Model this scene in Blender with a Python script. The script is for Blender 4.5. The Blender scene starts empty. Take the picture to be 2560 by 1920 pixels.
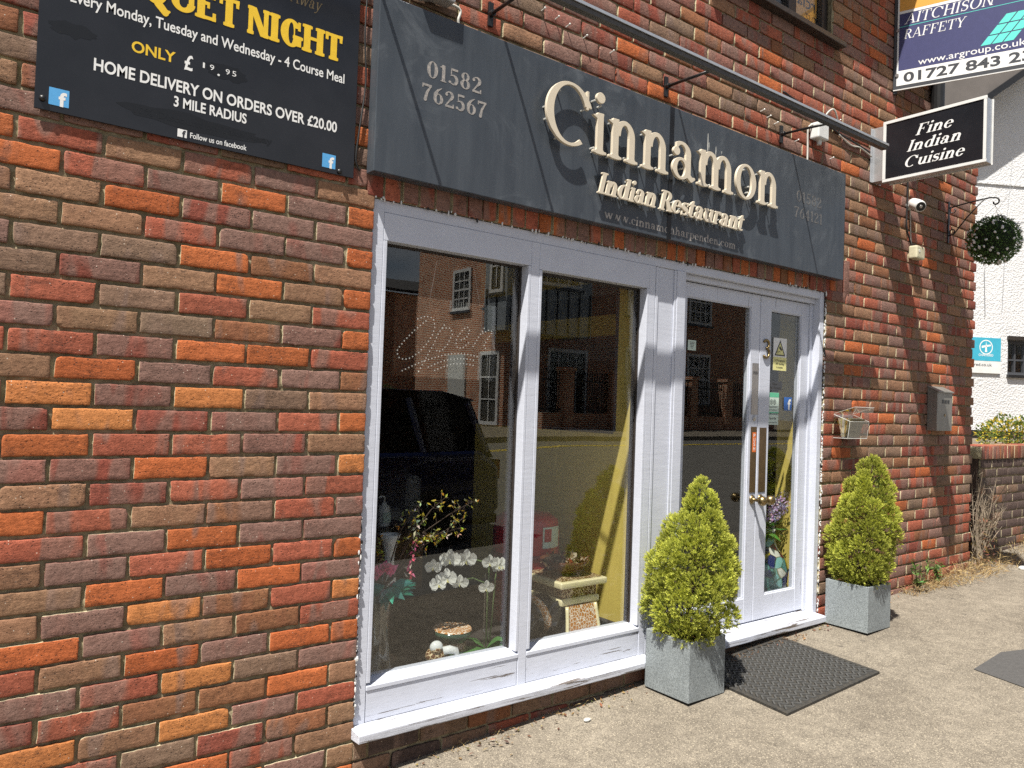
import bpy, bmesh, math, random
import numpy as np
from mathutils import Vector, Matrix, noise
R = math.radians
C = bpy.context.scene.collection
SC = bpy.context.scene
random.seed(7)
# millimetres on the shop wall (X along the wall, Y out of it, Z from the first course) -> world metres
def W(x, y, z): return Vector((x/1000, y/1000, z/1000+2.2))
# ------------------------------------------------------------------ camera, sky, sun, exposure
cam = bpy.data.objects.new('camera', bpy.data.cameras.new('camera')); C.objects.link(cam)
yaw, pit, rol = .65578537, .02301614, .0353900427
f = Vector((math.sin(yaw)*math.cos(pit), math.cos(yaw)*math.cos(pit), math.sin(pit)))
r = Vector((math.cos(yaw), -math.sin(yaw), 0)); u = r.cross(f)
c_, s_ = math.cos(rol), math.sin(rol)
rr, uu = c_*r+s_*u, -s_*r+c_*u
cam.matrix_world = Matrix(((rr.x, uu.x, -f.x, -1.31858), (rr.y, uu.y, -f.y, -2.5876), (rr.z, uu.z, -f.z, 1.39667), (0, 0, 0, 1)))
cam.data.sensor_width = 36; cam.data.lens = 36*1934.25/2560
cam.data.clip_start = .05; cam.data.clip_end = 500
SC.camera = cam
TO_SUN = Vector((-1.84, -1, 3.75)).normalized()
SUN_EL = math.asin(TO_SUN.z); SUN_AZ = math.atan2(TO_SUN.x, TO_SUN.y)
world = bpy.data.worlds.new('World'); SC.world = world; world.use_nodes = True
wn = world.node_tree.nodes; wl = world.node_tree.links; wn.clear()
sky = wn.new('ShaderNodeTexSky'); sky.sky_type = 'NISHITA'; sky.sun_disc = False
sky.sun_elevation = SUN_EL; sky.sun_rotation = SUN_AZ; sky.air_density = 1.0; sky.dust_density = 1.5; sky.ozone_density = 1.0
tc = wn.new('ShaderNodeTexCoord'); mp = wn.new('ShaderNodeMapping'); mp.inputs['Scale'].default_value = (1.6, 1.6, 4.5)
nz = wn.new('ShaderNodeTexNoise'); nz.inputs['Scale'].default_value = 1.7; nz.inputs['Detail'].default_value = 7
rp = wn.new('ShaderNodeValToRGB'); rp.color_ramp.elements[0].position = .28; rp.color_ramp.elements[1].position = .50
mx = wn.new('ShaderNodeMix'); mx.data_type = 'RGBA'
bg = wn.new('ShaderNodeBackground'); ow = wn.new('ShaderNodeOutputWorld')
wl.new(tc.outputs['Generated'], mp.inputs['Vector']); wl.new(mp.outputs['Vector'], nz.inputs['Vector'])
sx = wn.new('ShaderNodeSeparateXYZ'); wl.new(tc.outputs['Generated'], sx.inputs[0]); ma = wn.new('ShaderNodeMath'); ma.operation = 'MULTIPLY_ADD'; wl.new(sx.outputs['Z'], ma.inputs[0]); ma.inputs[1].default_value = -.30; wl.new(nz.outputs['Fac'], ma.inputs[2]); wl.new(ma.outputs[0], rp.inputs['Fac']); wl.new(rp.outputs['Color'], mx.inputs[0])
wl.new(sky.outputs['Color'], mx.inputs[6]); mx.inputs[7].default_value = (7.0, 7.2, 7.6, 1)
wl.new(mx.outputs[2], bg.inputs['Color']); bg.inputs['Strength'].default_value = .05
wl.new(bg.outputs[0], ow.inputs[0])
sl = bpy.data.lights.new('sun', 'SUN'); sl.energy = 5.0; sl.angle = R(.53); sl.color = (1, .955, .88)
so = bpy.data.objects.new('sun', sl); C.objects.link(so); so.rotation_euler = TO_SUN.to_track_quat('Z', 'Y').to_euler()
so.location = (-8, -6, 14)
SC.view_settings.view_transform = 'Standard'; SC.view_settings.look = 'None'; SC.view_settings.gamma = 1
SC.view_settings.exposure = .9
SC.render.engine = 'CYCLES'
cy = SC.cycles; cy.max_bounces = 10; cy.diffuse_bounces = 4; cy.transparent_max_bounces = 24; cy.glossy_bounces = 5
cy.caustics_reflective = False; cy.caustics_refractive = False; cy.sample_clamp_indirect = 6
cy.use_denoising = False
# ------------------------------------------------------------------ materials
def ramp(nt, a, b, ca=(0, 0, 0, 1), cb=(1, 1, 1, 1)):
    n = nt.nodes.new('ShaderNodeValToRGB'); e = n.color_ramp.elements
    e[0].position = a; e[1].position = b; e[0].color = ca; e[1].color = cb; return n
def mixc(nt, fac, a, b, mode='MIX'):
    n = nt.nodes.new('ShaderNodeMix'); n.data_type = 'RGBA'; n.blend_type = mode
    for sock, v in ((n.inputs[0], fac), (n.inputs[6], a), (n.inputs[7], b)):
        if hasattr(v, 'is_output'): nt.links.new(v, sock)
        elif isinstance(v, (int, float)): sock.default_value = v
        else: sock.default_value = (*v[:3], 1)
    return n.outputs[2]
def noisen(nt, scale, detail=4, rough=.6, vec=None, stretch=None, dist=0):
    n = nt.nodes.new('ShaderNodeTexNoise'); n.inputs['Scale'].default_value = scale
    n.inputs['Detail'].default_value = detail; n.inputs['Roughness'].default_value = rough; n.inputs['Distortion'].default_value = dist
    if vec is None:
        t = nt.nodes.new('ShaderNodeTexCoord'); vec = t.outputs['Object']
    if stretch:
        m = nt.nodes.new('ShaderNodeMapping'); m.inputs['Scale'].default_value = stretch; nt.links.new(vec, m.inputs[0]); vec = m.outputs[0]
    nt.links.new(vec, n.inputs['Vector']); return n.outputs['Fac']
def voron(nt, scale, vec=None, feature='F1', stretch=None):
    n = nt.nodes.new('ShaderNodeTexVoronoi'); n.inputs['Scale'].default_value = scale; n.feature = feature
    if vec is None:
        t = nt.nodes.new('ShaderNodeTexCoord'); vec = t.outputs['Object']
    if stretch:
        m = nt.nodes.new('ShaderNodeMapping'); m.inputs['Scale'].default_value = stretch; nt.links.new(vec, m.inputs[0]); vec = m.outputs[0]
    nt.links.new(vec, n.inputs['Vector']); return n
def bump(nt, h, strength=.3, dist=.003, normal=None):
    b = nt.nodes.new('ShaderNodeBump'); b.inputs['Strength'].default_value = strength; b.inputs['Distance'].default_value = dist
    nt.links.new(h, b.inputs['Height'])
    if normal is not None: nt.links.new(normal, b.inputs['Normal'])
    return b.outputs[0]
def math_(nt, op, a, b=0.0):
    n = nt.nodes.new('ShaderNodeMath'); n.operation = op
    for i, v in enumerate((a, b)):
        if hasattr(v, 'is_output'): nt.links.new(v, n.inputs[i])
        else: n.inputs[i].default_value = v
    return n.outputs[0]
def new(name):
    m = bpy.data.materials.new(name); m.use_nodes = True
    return m, m.node_tree, m.node_tree.nodes['Principled BSDF']
def simple(name, col, rough=.6, metal=0, var=.12, vs=12, bs=0, bscale=60, spec=.5, col2=None, stretch=None, coat=0):
    m, nt, b = new(name); b.inputs['Roughness'].default_value = rough; b.inputs['Metallic'].default_value = metal
    b.inputs['Specular IOR Level'].default_value = spec; b.inputs['Coat Weight'].default_value = coat
    if col2 is None: col2 = tuple(min(1, c*(1-var*2.2)) for c in col)
    n = noisen(nt, vs, 5, .65, stretch=stretch); rm = ramp(nt, .35, .68); nt.links.new(n, rm.inputs[0])
    nt.links.new(mixc(nt, rm.outputs[0], col, col2), b.inputs['Base Color'])
    if bs:
        h = noisen(nt, bscale, 6, .7, stretch=stretch); nt.links.new(bump(nt, h, bs, .004), b.inputs['Normal'])
    return m
def attr(nt, name):
    a = nt.nodes.new('ShaderNodeAttribute'); a.attribute_name = name; return a
def brickmat(name, dark=1.0):
    m, nt, b = new(name); b.inputs['Roughness'].default_value = .88; b.inputs['Specular IOR Level'].default_value = .25
    a = attr(nt, 'bcol'); k = attr(nt, 'bk')
    tx = nt.nodes.new('ShaderNodeTexCoord'); P = tx.outputs['Object']
    sep = nt.nodes.new('ShaderNodeSeparateColor'); nt.links.new(k.outputs['Color'], sep.inputs[0])
    # firing marks: pale purplish-grey zones with soft vertical bounds
    kn = noisen(nt, 9, 2, .5, P, (1, 1, .28), .6)
    kf = math_(nt, 'ADD', kn, math_(nt, 'MULTIPLY', sep.outputs[0], .34)); kr = ramp(nt, .66, .74); nt.links.new(kf, kr.inputs[0])
    col = mixc(nt, math_(nt, 'MULTIPLY', kr.outputs[0], .66), a.outputs['Color'], (.23, .155, .125))
    # darker reddish zones
    rn = noisen(nt, 7.5, 3, .6, P, (1, 1, .5)); r2 = ramp(nt, .5, .76); nt.links.new(rn, r2.inputs[0])
    col = mixc(nt, math_(nt, 'MULTIPLY', r2.outputs[0], math_(nt, 'MULTIPLY', sep.outputs[1], .55)), col, (.25, .085, .055))
    fn = noisen(nt, 48, 7, .78, P); f2 = ramp(nt, .3, .72, (.58, .57, .56, 1), (1.28, 1.28, 1.28, 1)); nt.links.new(fn, f2.inputs[0])
    col = mixc(nt, 1.0, col, f2.outputs[0], 'MULTIPLY')
    gn = noisen(nt, 420, 3, .7, P); g2 = ramp(nt, .32, .7, (.70, .70, .70, 1), (1.24, 1.24, 1.24, 1)); nt.links.new(gn, g2.inputs[0])
    col = mixc(nt, 1.0, col, g2.outputs[0], 'MULTIPLY')
    # white lime specks and small dark blow holes
    v = voron(nt, 85, P); vr = ramp(nt, .10, .15, (1, 1, 1, 1), (0, 0, 0, 1)); nt.links.new(v.outputs['Distance'], vr.inputs[0])
    vs = nt.nodes.new('ShaderNodeSeparateColor'); nt.links.new(v.outputs['Color'], vs.inputs[0])
    sel = math_(nt, 'GREATER_THAN', vs.outputs[0], .86); col = mixc(nt, math_(nt, 'MULTIPLY', vr.outputs[0], sel), col, (.62, .54, .44))
    v2 = voron(nt, 78, P, stretch=(1, 1, 1.4)); v2r = ramp(nt, .13, .22, (1, 1, 1, 1), (0, 0, 0, 1)); nt.links.new(v2.outputs['Distance'], v2r.inputs[0])
    v2s = nt.nodes.new('ShaderNodeSeparateColor'); nt.links.new(v2.outputs['Color'], v2s.inputs[0])
    pit_ = math_(nt, 'MULTIPLY', v2r.outputs[0], math_(nt, 'GREATER_THAN', v2s.outputs[1], .62))
    col = mixc(nt, math_(nt, 'MULTIPLY', pit_, .8), col, (.035, .022, .018))
    cn = noisen(nt, 30, 4, .6, P, (.55, 1, 2.2), 1.0); ca_ = math_(nt, 'ABSOLUTE', math_(nt, 'SUBTRACT', cn, .5)); crr = ramp(nt, .004, .016, (1, 1, 1, 1), (0, 0, 0, 1)); nt.links.new(ca_, crr.inputs[0])
    cm = noisen(nt, 7, 2, .5, P); cmr = ramp(nt, .54, .60); nt.links.new(cm, cmr.inputs[0]); crack = math_(nt, 'MULTIPLY', crr.outputs[0], cmr.outputs[0])
    col = mixc(nt, math_(nt, 'MULTIPLY', crack, .5), col, (.05, .032, .026))
    if dark != 1.0: col = mixc(nt, 1.0, col, (dark, dark, dark), 'MULTIPLY')
    nt.links.new(col, b.inputs['Base Color'])
    h1 = noisen(nt, 55, 5, .65, P, (1, 1, 1.7)); h2 = noisen(nt, 380, 3, .7, P)
    h = math_(nt, 'SUBTRACT', math_(nt, 'ADD', math_(nt, 'ADD', math_(nt, 'MULTIPLY', h1, 1.0), math_(nt, 'MULTIPLY', fn, .55)), math_(nt, 'MULTIPLY', h2, .28)), math_(nt, 'ADD', math_(nt, 'MULTIPLY', pit_, .7), math_(nt, 'MULTIPLY', crack, .5)))
    nt.links.new(bump(nt, h, .75, .0036), b.inputs['Normal'])
    return m
M = {}
M['brick'] = brickmat('fired_brick')
def mortar():
    m, nt, b = new('lime_mortar'); b.inputs['Roughness'].default_value = .95; b.inputs['Specular IOR Level'].default_value = .1
    n = noisen(nt, 22, 6, .7); rm = ramp(nt, .3, .7, (.17, .14, .082, 1), (.36, .305, .20, 1)); nt.links.new(n, rm.inputs[0])
    nt.links.new(rm.outputs[0], b.inputs['Base Color'])
    h = noisen(nt, 260, 5, .75); nt.links.new(bump(nt, h, .8, .003), b.inputs['Normal']); return m
M['mortar'] = mortar()
def glass(name, tint=(.98, .99, .985), f0=.054):
    m = bpy.data.materials.new(name); m.use_nodes = True; nt = m.node_tree; nt.nodes.clear()
    lw = nt.nodes.new('ShaderNodeLayerWeight'); lw.inputs['Blend'].default_value = .5
    p5 = math_(nt, 'POWER', lw.outputs['Facing'], 5.6); fac = math_(nt, 'ADD', math_(nt, 'MULTIPLY', p5, 1-f0), f0)
    t = nt.nodes.new('ShaderNodeBsdfTransparent'); t.inputs[0].default_value = (*tint, 1)
    g = nt.nodes.new('ShaderNodeBsdfGlossy'); g.inputs['Roughness'].default_value = .0; g.inputs[0].default_value = (1, 1, 1, 1)
    nt.links.new(bump(nt, noisen(nt, 2.6, 2, .5), .018, .012), g.inputs['Normal'])
    x = nt.nodes.new('ShaderNodeMixShader'); o = nt.nodes.new('ShaderNodeOutputMaterial')
    nt.links.new(fac, x.inputs[0]); nt.links.new(t.outputs[0], x.inputs[1]); nt.links.new(g.outputs[0], x.inputs[2]); nt.links.new(x.outputs[0], o.inputs[0])
    return m
M['glass'] = glass('window_glass'); M['clear'] = glass('clear_plastic', (.88, .88, .86), .13)
def paint(name, peel, col=(.565, .59, .665), vert=False, grain=0):
    m, nt, b = new(name); b.inputs['Roughness'].default_value = .42
    n = noisen(nt, 9, 5, .6); rm = ramp(nt, .35, .7); nt.links.new(n, rm.inputs[0])
    c = mixc(nt, rm.outputs[0], col, tuple(x*.93 for x in col))
    tx = nt.nodes.new('ShaderNodeTexCoord')
    dn = noisen(nt, 26, 7, .75, tx.outputs['Object'], (.45, 1, 1.6)); dr = ramp(nt, .60, .74); nt.links.new(dn, dr.inputs[0])
    c = mixc(nt, math_(nt, 'MULTIPLY', dr.outputs[0], .22), c, (.40, .38, .36))
    hh = noisen(nt, 30, 4, .6, tx.outputs['Object'], (.3, 1, 1.5))
    if peel:
        pn = noisen(nt, 20, 9, .72, tx.outputs['Object'], (2.6, 1, .10) if vert else (.10, 1, 2.6), .3)
        pr = ramp(nt, .70-peel*.16, .712-peel*.16); nt.links.new(pn, pr.inputs[0])
        c = mixc(nt, pr.outputs[0], c, mixc(nt, noisen(nt, 60, 3), (.20, .17, .15), (.06, .05, .045)))
        hh = math_(nt, 'SUBTRACT', hh, math_(nt, 'MULTIPLY', pr.outputs[0], 1.2))
    if grain:
        gn = noisen(nt, 34, 6, .7, tx.outputs['Object'], (.035, 3, 4.5), .2); ga = math_(nt, 'ABSOLUTE', math_(nt, 'SUBTRACT', gn, .5)); gr_ = ramp(nt, .010, .034, (1, 1, 1, 1), (0, 0, 0, 1)); nt.links.new(ga, gr_.inputs[0])
        gm = noisen(nt, 5, 4, .6, tx.outputs['Object'], (.5, 1, 1)); gmr = ramp(nt, .40, .58); nt.links.new(gm, gmr.inputs[0]); gf = math_(nt, 'MULTIPLY', gr_.outputs[0], gmr.outputs[0])
        c = mixc(nt, math_(nt, 'MULTIPLY', gf, .75), c, (.13, .12, .11)); hh = math_(nt, 'SUBTRACT', hh, math_(nt, 'MULTIPLY', gf, .8))
    nt.links.new(c, b.inputs['Base Color']); nt.links.new(bump(nt, hh, .35, .0025), b.inputs['Normal']); return m
M['faint_vinyl'] = simple('worn_silver_vinyl', (.20, .19, .18), .45, .1, .3, 160, 0, col2=(.06, .065, .07))
M['paint'] = paint('weathered_white_paint', 0); M['paint_worn'] = paint('flaking_white_paint', .52); M['paint_bad'] = paint('badly_flaking_white_paint', .80, grain=1); M['paint_door'] = paint('chipped_white_door_paint', .36, vert=True)
def asphalt():
    m, nt, b = new('pavement_asphalt'); b.inputs['Roughness'].default_value = .9; b.inputs['Specular IOR Level'].default_value = .2
    tx = nt.nodes.new('ShaderNodeTexCoord'); P = tx.outputs['Object']
    big = noisen(nt, 1.5, 6, .62, P); br = ramp(nt, .3, .72, (.165, .142, .112, 1), (.265, .232, .184, 1)); nt.links.new(big, br.inputs[0])
    mid = noisen(nt, 14, 5, .7, P); mr = ramp(nt, .35, .7, (.78, .78, .78, 1), (1.14, 1.14, 1.14, 1)); nt.links.new(mid, mr.inputs[0])
    c = mixc(nt, 1.0, br.outputs[0], mr.outputs[0], 'MULTIPLY')
    v = voron(nt, 270, P); vs = nt.nodes.new('ShaderNodeSeparateColor'); nt.links.new(v.outputs['Color'], vs.inputs[0])
    dk = ramp(nt, .0, 1.0, (.62, .62, .62, 1), (1.28, 1.27, 1.25, 1)); nt.links.new(vs.outputs[0], dk.inputs[0])
    c = mixc(nt, .85, c, mixc(nt, 1.0, c, dk.outputs[0], 'MULTIPLY'))
    sp = math_(nt, 'GREATER_THAN', vs.outputs[1], .93); c = mixc(nt, math_(nt, 'MULTIPLY', sp, .7), c, (.46, .40, .30))
    sp2 = math_(nt, 'LESS_THAN', vs.outputs[2], .07); c = mixc(nt, math_(nt, 'MULTIPLY', sp2, .6), c, (.05, .04, .035))
    gv = voron(nt, 3.2, P); gs = nt.nodes.new('ShaderNodeSeparateColor'); nt.links.new(gv.outputs['Color'], gs.inputs[0]); gr = ramp(nt, .045, .060, (1, 1, 1, 1), (0, 0, 0, 1)); nt.links.new(gv.outputs['Distance'], gr.inputs[0])
    c = mixc(nt, math_(nt, 'MULTIPLY', math_(nt, 'MULTIPLY', gr.outputs[0], math_(nt, 'GREATER_THAN', gs.outputs[0], .45)), .55), c, (.07, .062, .055))
    stn = noisen(nt, 3.5, 6, .7, P, None, 1.5); str_ = ramp(nt, .60, .72); nt.links.new(stn, str_.inputs[0]); c = mixc(nt, math_(nt, 'MULTIPLY', str_.outputs[0], .35), c, (.11, .09, .07))
    nt.links.new(c, b.inputs['Base Color'])
    h = math_(nt, 'ADD', math_(nt, 'MULTIPLY', v.outputs['Distance'], -1.0), math_(nt, 'MULTIPLY', mid, .8))
    nt.links.new(bump(nt, h, .5, .004), b.inputs['Normal']); return m
M['asphalt'] = asphalt()
M['road'] = simple('road_asphalt', (.16, .15, .13), .85, 0, .1, 3, .4, 220)
M['patch'] = simple('tar_patch', (.078, .075, .072), .85, 0, .12, 60, .5, 320)
M['lens_strip'] = simple('dark_diffuser', (.06, .06, .055), .4)
M['yline'] = simple('yellow_road_paint', (.75, .55, .06), .7)
def slate():
    m, nt, b = new('slate_grey_paint'); b.inputs['Roughness'].default_value = .38
    tx = nt.nodes.new('ShaderNodeTexCoord'); P = tx.outputs['Object']
    st = noisen(nt, 16, 5, .6, P, (1, 1, .14)); sr = ramp(nt, .35, .75); nt.links.new(st, sr.inputs[0])
    c = mixc(nt, math_(nt, 'MULTIPLY', sr.outputs[0], .7), (.040, .049, .061), (.072, .084, .098))
    bn = noisen(nt, 3.2, 5, .65, P, None, 1.2); b2 = ramp(nt, .55, .75); nt.links.new(bn, b2.inputs[0])
    c = mixc(nt, math_(nt, 'MULTIPLY', b2.outputs[0], .75), c, (.120, .136, .154))
    wn_ = noisen(nt, 34, 7, .8, P, None, 2.0); w2 = ramp(nt, .70, .76); nt.links.new(wn_, w2.inputs[0])
    c = mixc(nt, math_(nt, 'MULTIPLY', w2.outputs[0], .25), c, (.03, .035, .04))
    nt.links.new(c, b.inputs['Base Color']); rg = ramp(nt, .3, .7, (.3, .3, .3, 1), (.5, .5, .5, 1)); nt.links.new(bn, rg.inputs[0]); nt.links.new(rg.outputs[0], b.inputs['Roughness']); return m
M['slate'] = slate()
M['cream'] = simple('cream_acrylic', (.66, .58, .45), .35, 0, .05, 8)
M['silver_vinyl'] = simple('flaking_silver_vinyl', (.44, .40, .36), .45, .1, .3, 160, 0, col2=(.17, .17, .17))
M['signblack'] = simple('black_sign_panel', (.009, .010, .013), .25, 0, .2, 5, col2=(.015, .016, .020))
M['white'] = simple('white_print', (.78, .78, .76), .4, 0, .03)
M['offwhite'] = simple('off_white_plastic', (.62, .62, .58), .4, 0, .08, 20)
M['yellow'] = simple('yellow_print', (.80, .52, .03), .4, 0, .06, 30)
M['blue'] = simple('blue_sticker', (.10, .38, .72), .35, 0, .05)
M['blue2'] = simple('deep_blue_sticker', (.03, .13, .42), .35, 0, .05)
M['faint'] = simple('faded_dark_print', (.006, .0065, .008), .3, 0, .2)
M['bronze'] = simple('dull_bronze_print', (.20, .15, .08), .4, .4, .2)
M['black'] = simple('black_metal', (.014, .014, .015), .4, .0, .2, 30)
M['steel'] = simple('brushed_steel', (.50, .48, .46), .34, .85, .1, 30, 0, stretch=(1, 1, .1))
M['mailsteel'] = simple('dull_grey_steel', (.27, .26, .235), .45, .45, .12, 12, stretch=(1, 1, .3))
M['brass'] = simple('aged_brass', (.34, .25, .12), .36, 1, .2, 30)
M['brown_plate'] = simple('brown_metal_plate', (.16, .105, .055), .35, .6, .12, 20)
M['lampmetal'] = simple('grey_lamp_metal', (.11, .105, .10), .3, .6, .15, 30)
M['alu'] = simple('satin_aluminium', (.62, .63, .64), .35, .7, .06, 20)
M['navy'] = simple('navy_board_print', (.055, .058, .145), .4, 0, .05, 30)
M['boardgrey'] = simple('dark_grey_board', (.055, .058, .065), .4, 0, .06)
M['orange'] = simple('orange_print', (.72, .36, .07), .4, 0, .05)
M['teal'] = simple('teal_print', (.12, .68, .58), .4, 0, .04)
M['tealsign'] = simple('teal_blue_panel', (.05, .38, .52), .4, 0, .05)
M['ink'] = simple('dark_ink', (.03, .03, .035), .5, 0, .05)
M['paleyellow'] = simple('pale_yellow_print', (.72, .68, .28), .4, 0, .05)
M['green'] = simple('green_sticker', (.12, .50, .30), .35, 0, .05); M['palegreen'] = simple('pale_green_sticker', (.55, .66, .58), .35, 0, .05)
M['orangered'] = simple('orange_sticker', (.70, .16, .03), .4, 0, .05)
M['whitebox'] = simple('white_plastic', (.70, .70, .68), .4, 0, .06); M['beigebox'] = simple('yellowed_plastic', (.58, .54, .38), .45, 0, .12, 25)
M['cable'] = simple('black_cable', (.012, .012, .012), .5); M['wcable'] = simple('white_cable', (.6, .58, .52), .5, 0, .15)
M['timber'] = simple('dark_brown_joinery', (.035, .027, .022), .45, 0, .2, 30)
def stone():
    m, nt, b = new('grey_terrazzo'); b.inputs['Roughness'].default_value = .6
    v = voron(nt, 330); vs = nt.nodes.new('ShaderNodeSeparateColor'); nt.links.new(v.outputs['Color'], vs.inputs[0])
    rm = ramp(nt, 0, 1, (.125, .142, .147, 1), (.31, .345, .355, 1)); nt.links.new(vs.outputs[0], rm.inputs[0])
    n = noisen(nt, 5, 5, .6); n2 = ramp(nt, .3, .7, (.82, .82, .82, 1), (1.12, 1.12, 1.12, 1)); nt.links.new(n, n2.inputs[0])
    nt.links.new(mixc(nt, 1.0, rm.outputs[0], n2.outputs[0], 'MULTIPLY'), b.inputs['Base Color'])
    nt.links.new(bump(nt, noisen(nt, 200, 4), .15, .002), b.inputs['Normal']); return m
M['stone'] = stone()
def leafmat(name, trans=.35, rough=.55):
    m, nt, b = new(name); b.inputs['Roughness'].default_value = rough; b.inputs['Specular IOR Level'].default_value = .25
    a = attr(nt, 'lcol'); nt.links.new(a.outputs['Color'], b.inputs['Base Color'])
    t = nt.nodes.new('ShaderNodeBsdfTranslucent'); nt.links.new(a.outputs['Color'], t.inputs[0])
    x = nt.nodes.new('ShaderNodeMixShader'); x.inputs[0].default_value = trans; o = nt.nodes['Material Output']
    nt.links.new(b.outputs[0], x.inputs[1]); nt.links.new(t.outputs[0], x.inputs[2]); nt.links.new(x.outputs[0], o.inputs[0]); return m
M['leaf'] = leafmat('foliage')
M['bark'] = simple('bark', (.10, .065, .045), .9, 0, .25, 40, .5, 80)
M['soil'] = simple('potting_soil', (.035, .025, .018), .95, 0, .3, 60, .8, 120)
M['rubber_worn'] = simple('worn_rubber', (.075, .074, .070), .65, 0, .15, 40)
M['rubber'] = simple('black_rubber', (.020, .020, .019), .7, 0, .25, 60, .3, 200, col2=(.055, .048, .038))
def render_w():
    m, nt, b = new('white_roughcast'); b.inputs['Roughness'].default_value = .9
    h = math_(nt, 'ADD', noisen(nt, 45, 5, .7), math_(nt, 'MULTIPLY', voron(nt, 34).outputs['Distance'], .8))
    n = noisen(nt, 1.2, 5, .6); rm = ramp(nt, .35, .7, (.60, .60, .60, 1), (.68, .68, .68, 1)); nt.links.new(n, rm.inputs[0]); nt.links.new(rm.outputs[0], b.inputs['Base Color'])
    nt.links.new(bump(nt, h, .8, .013), b.inputs['Normal']); return m
M['roughcast'] = render_w()
M['shadegrey'] = simple('shade_grey_render', (.13, .115, .105), .8, 0, .1, 3)  # shade on the gable put into this grey colour
M['yellowwall'] = simple('yellow_wall_paint', (.74, .58, .15), .6, 0, .06, 14, .15, 40, stretch=(1, 1, .1))
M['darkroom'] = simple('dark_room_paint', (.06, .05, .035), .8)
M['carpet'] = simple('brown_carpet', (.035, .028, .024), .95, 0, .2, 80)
M['wood'] = simple('oak_veneer', (.26, .15, .07), .45, 0, .15, 20, 0, stretch=(1, 1, .12))
M['darkwood'] = simple('dark_wood', (.06, .03, .02), .4, 0, .2, 12)
M['bluegrey'] = simple('blue_grey_trim', (.06, .075, .10), .5, 0, .05)
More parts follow.
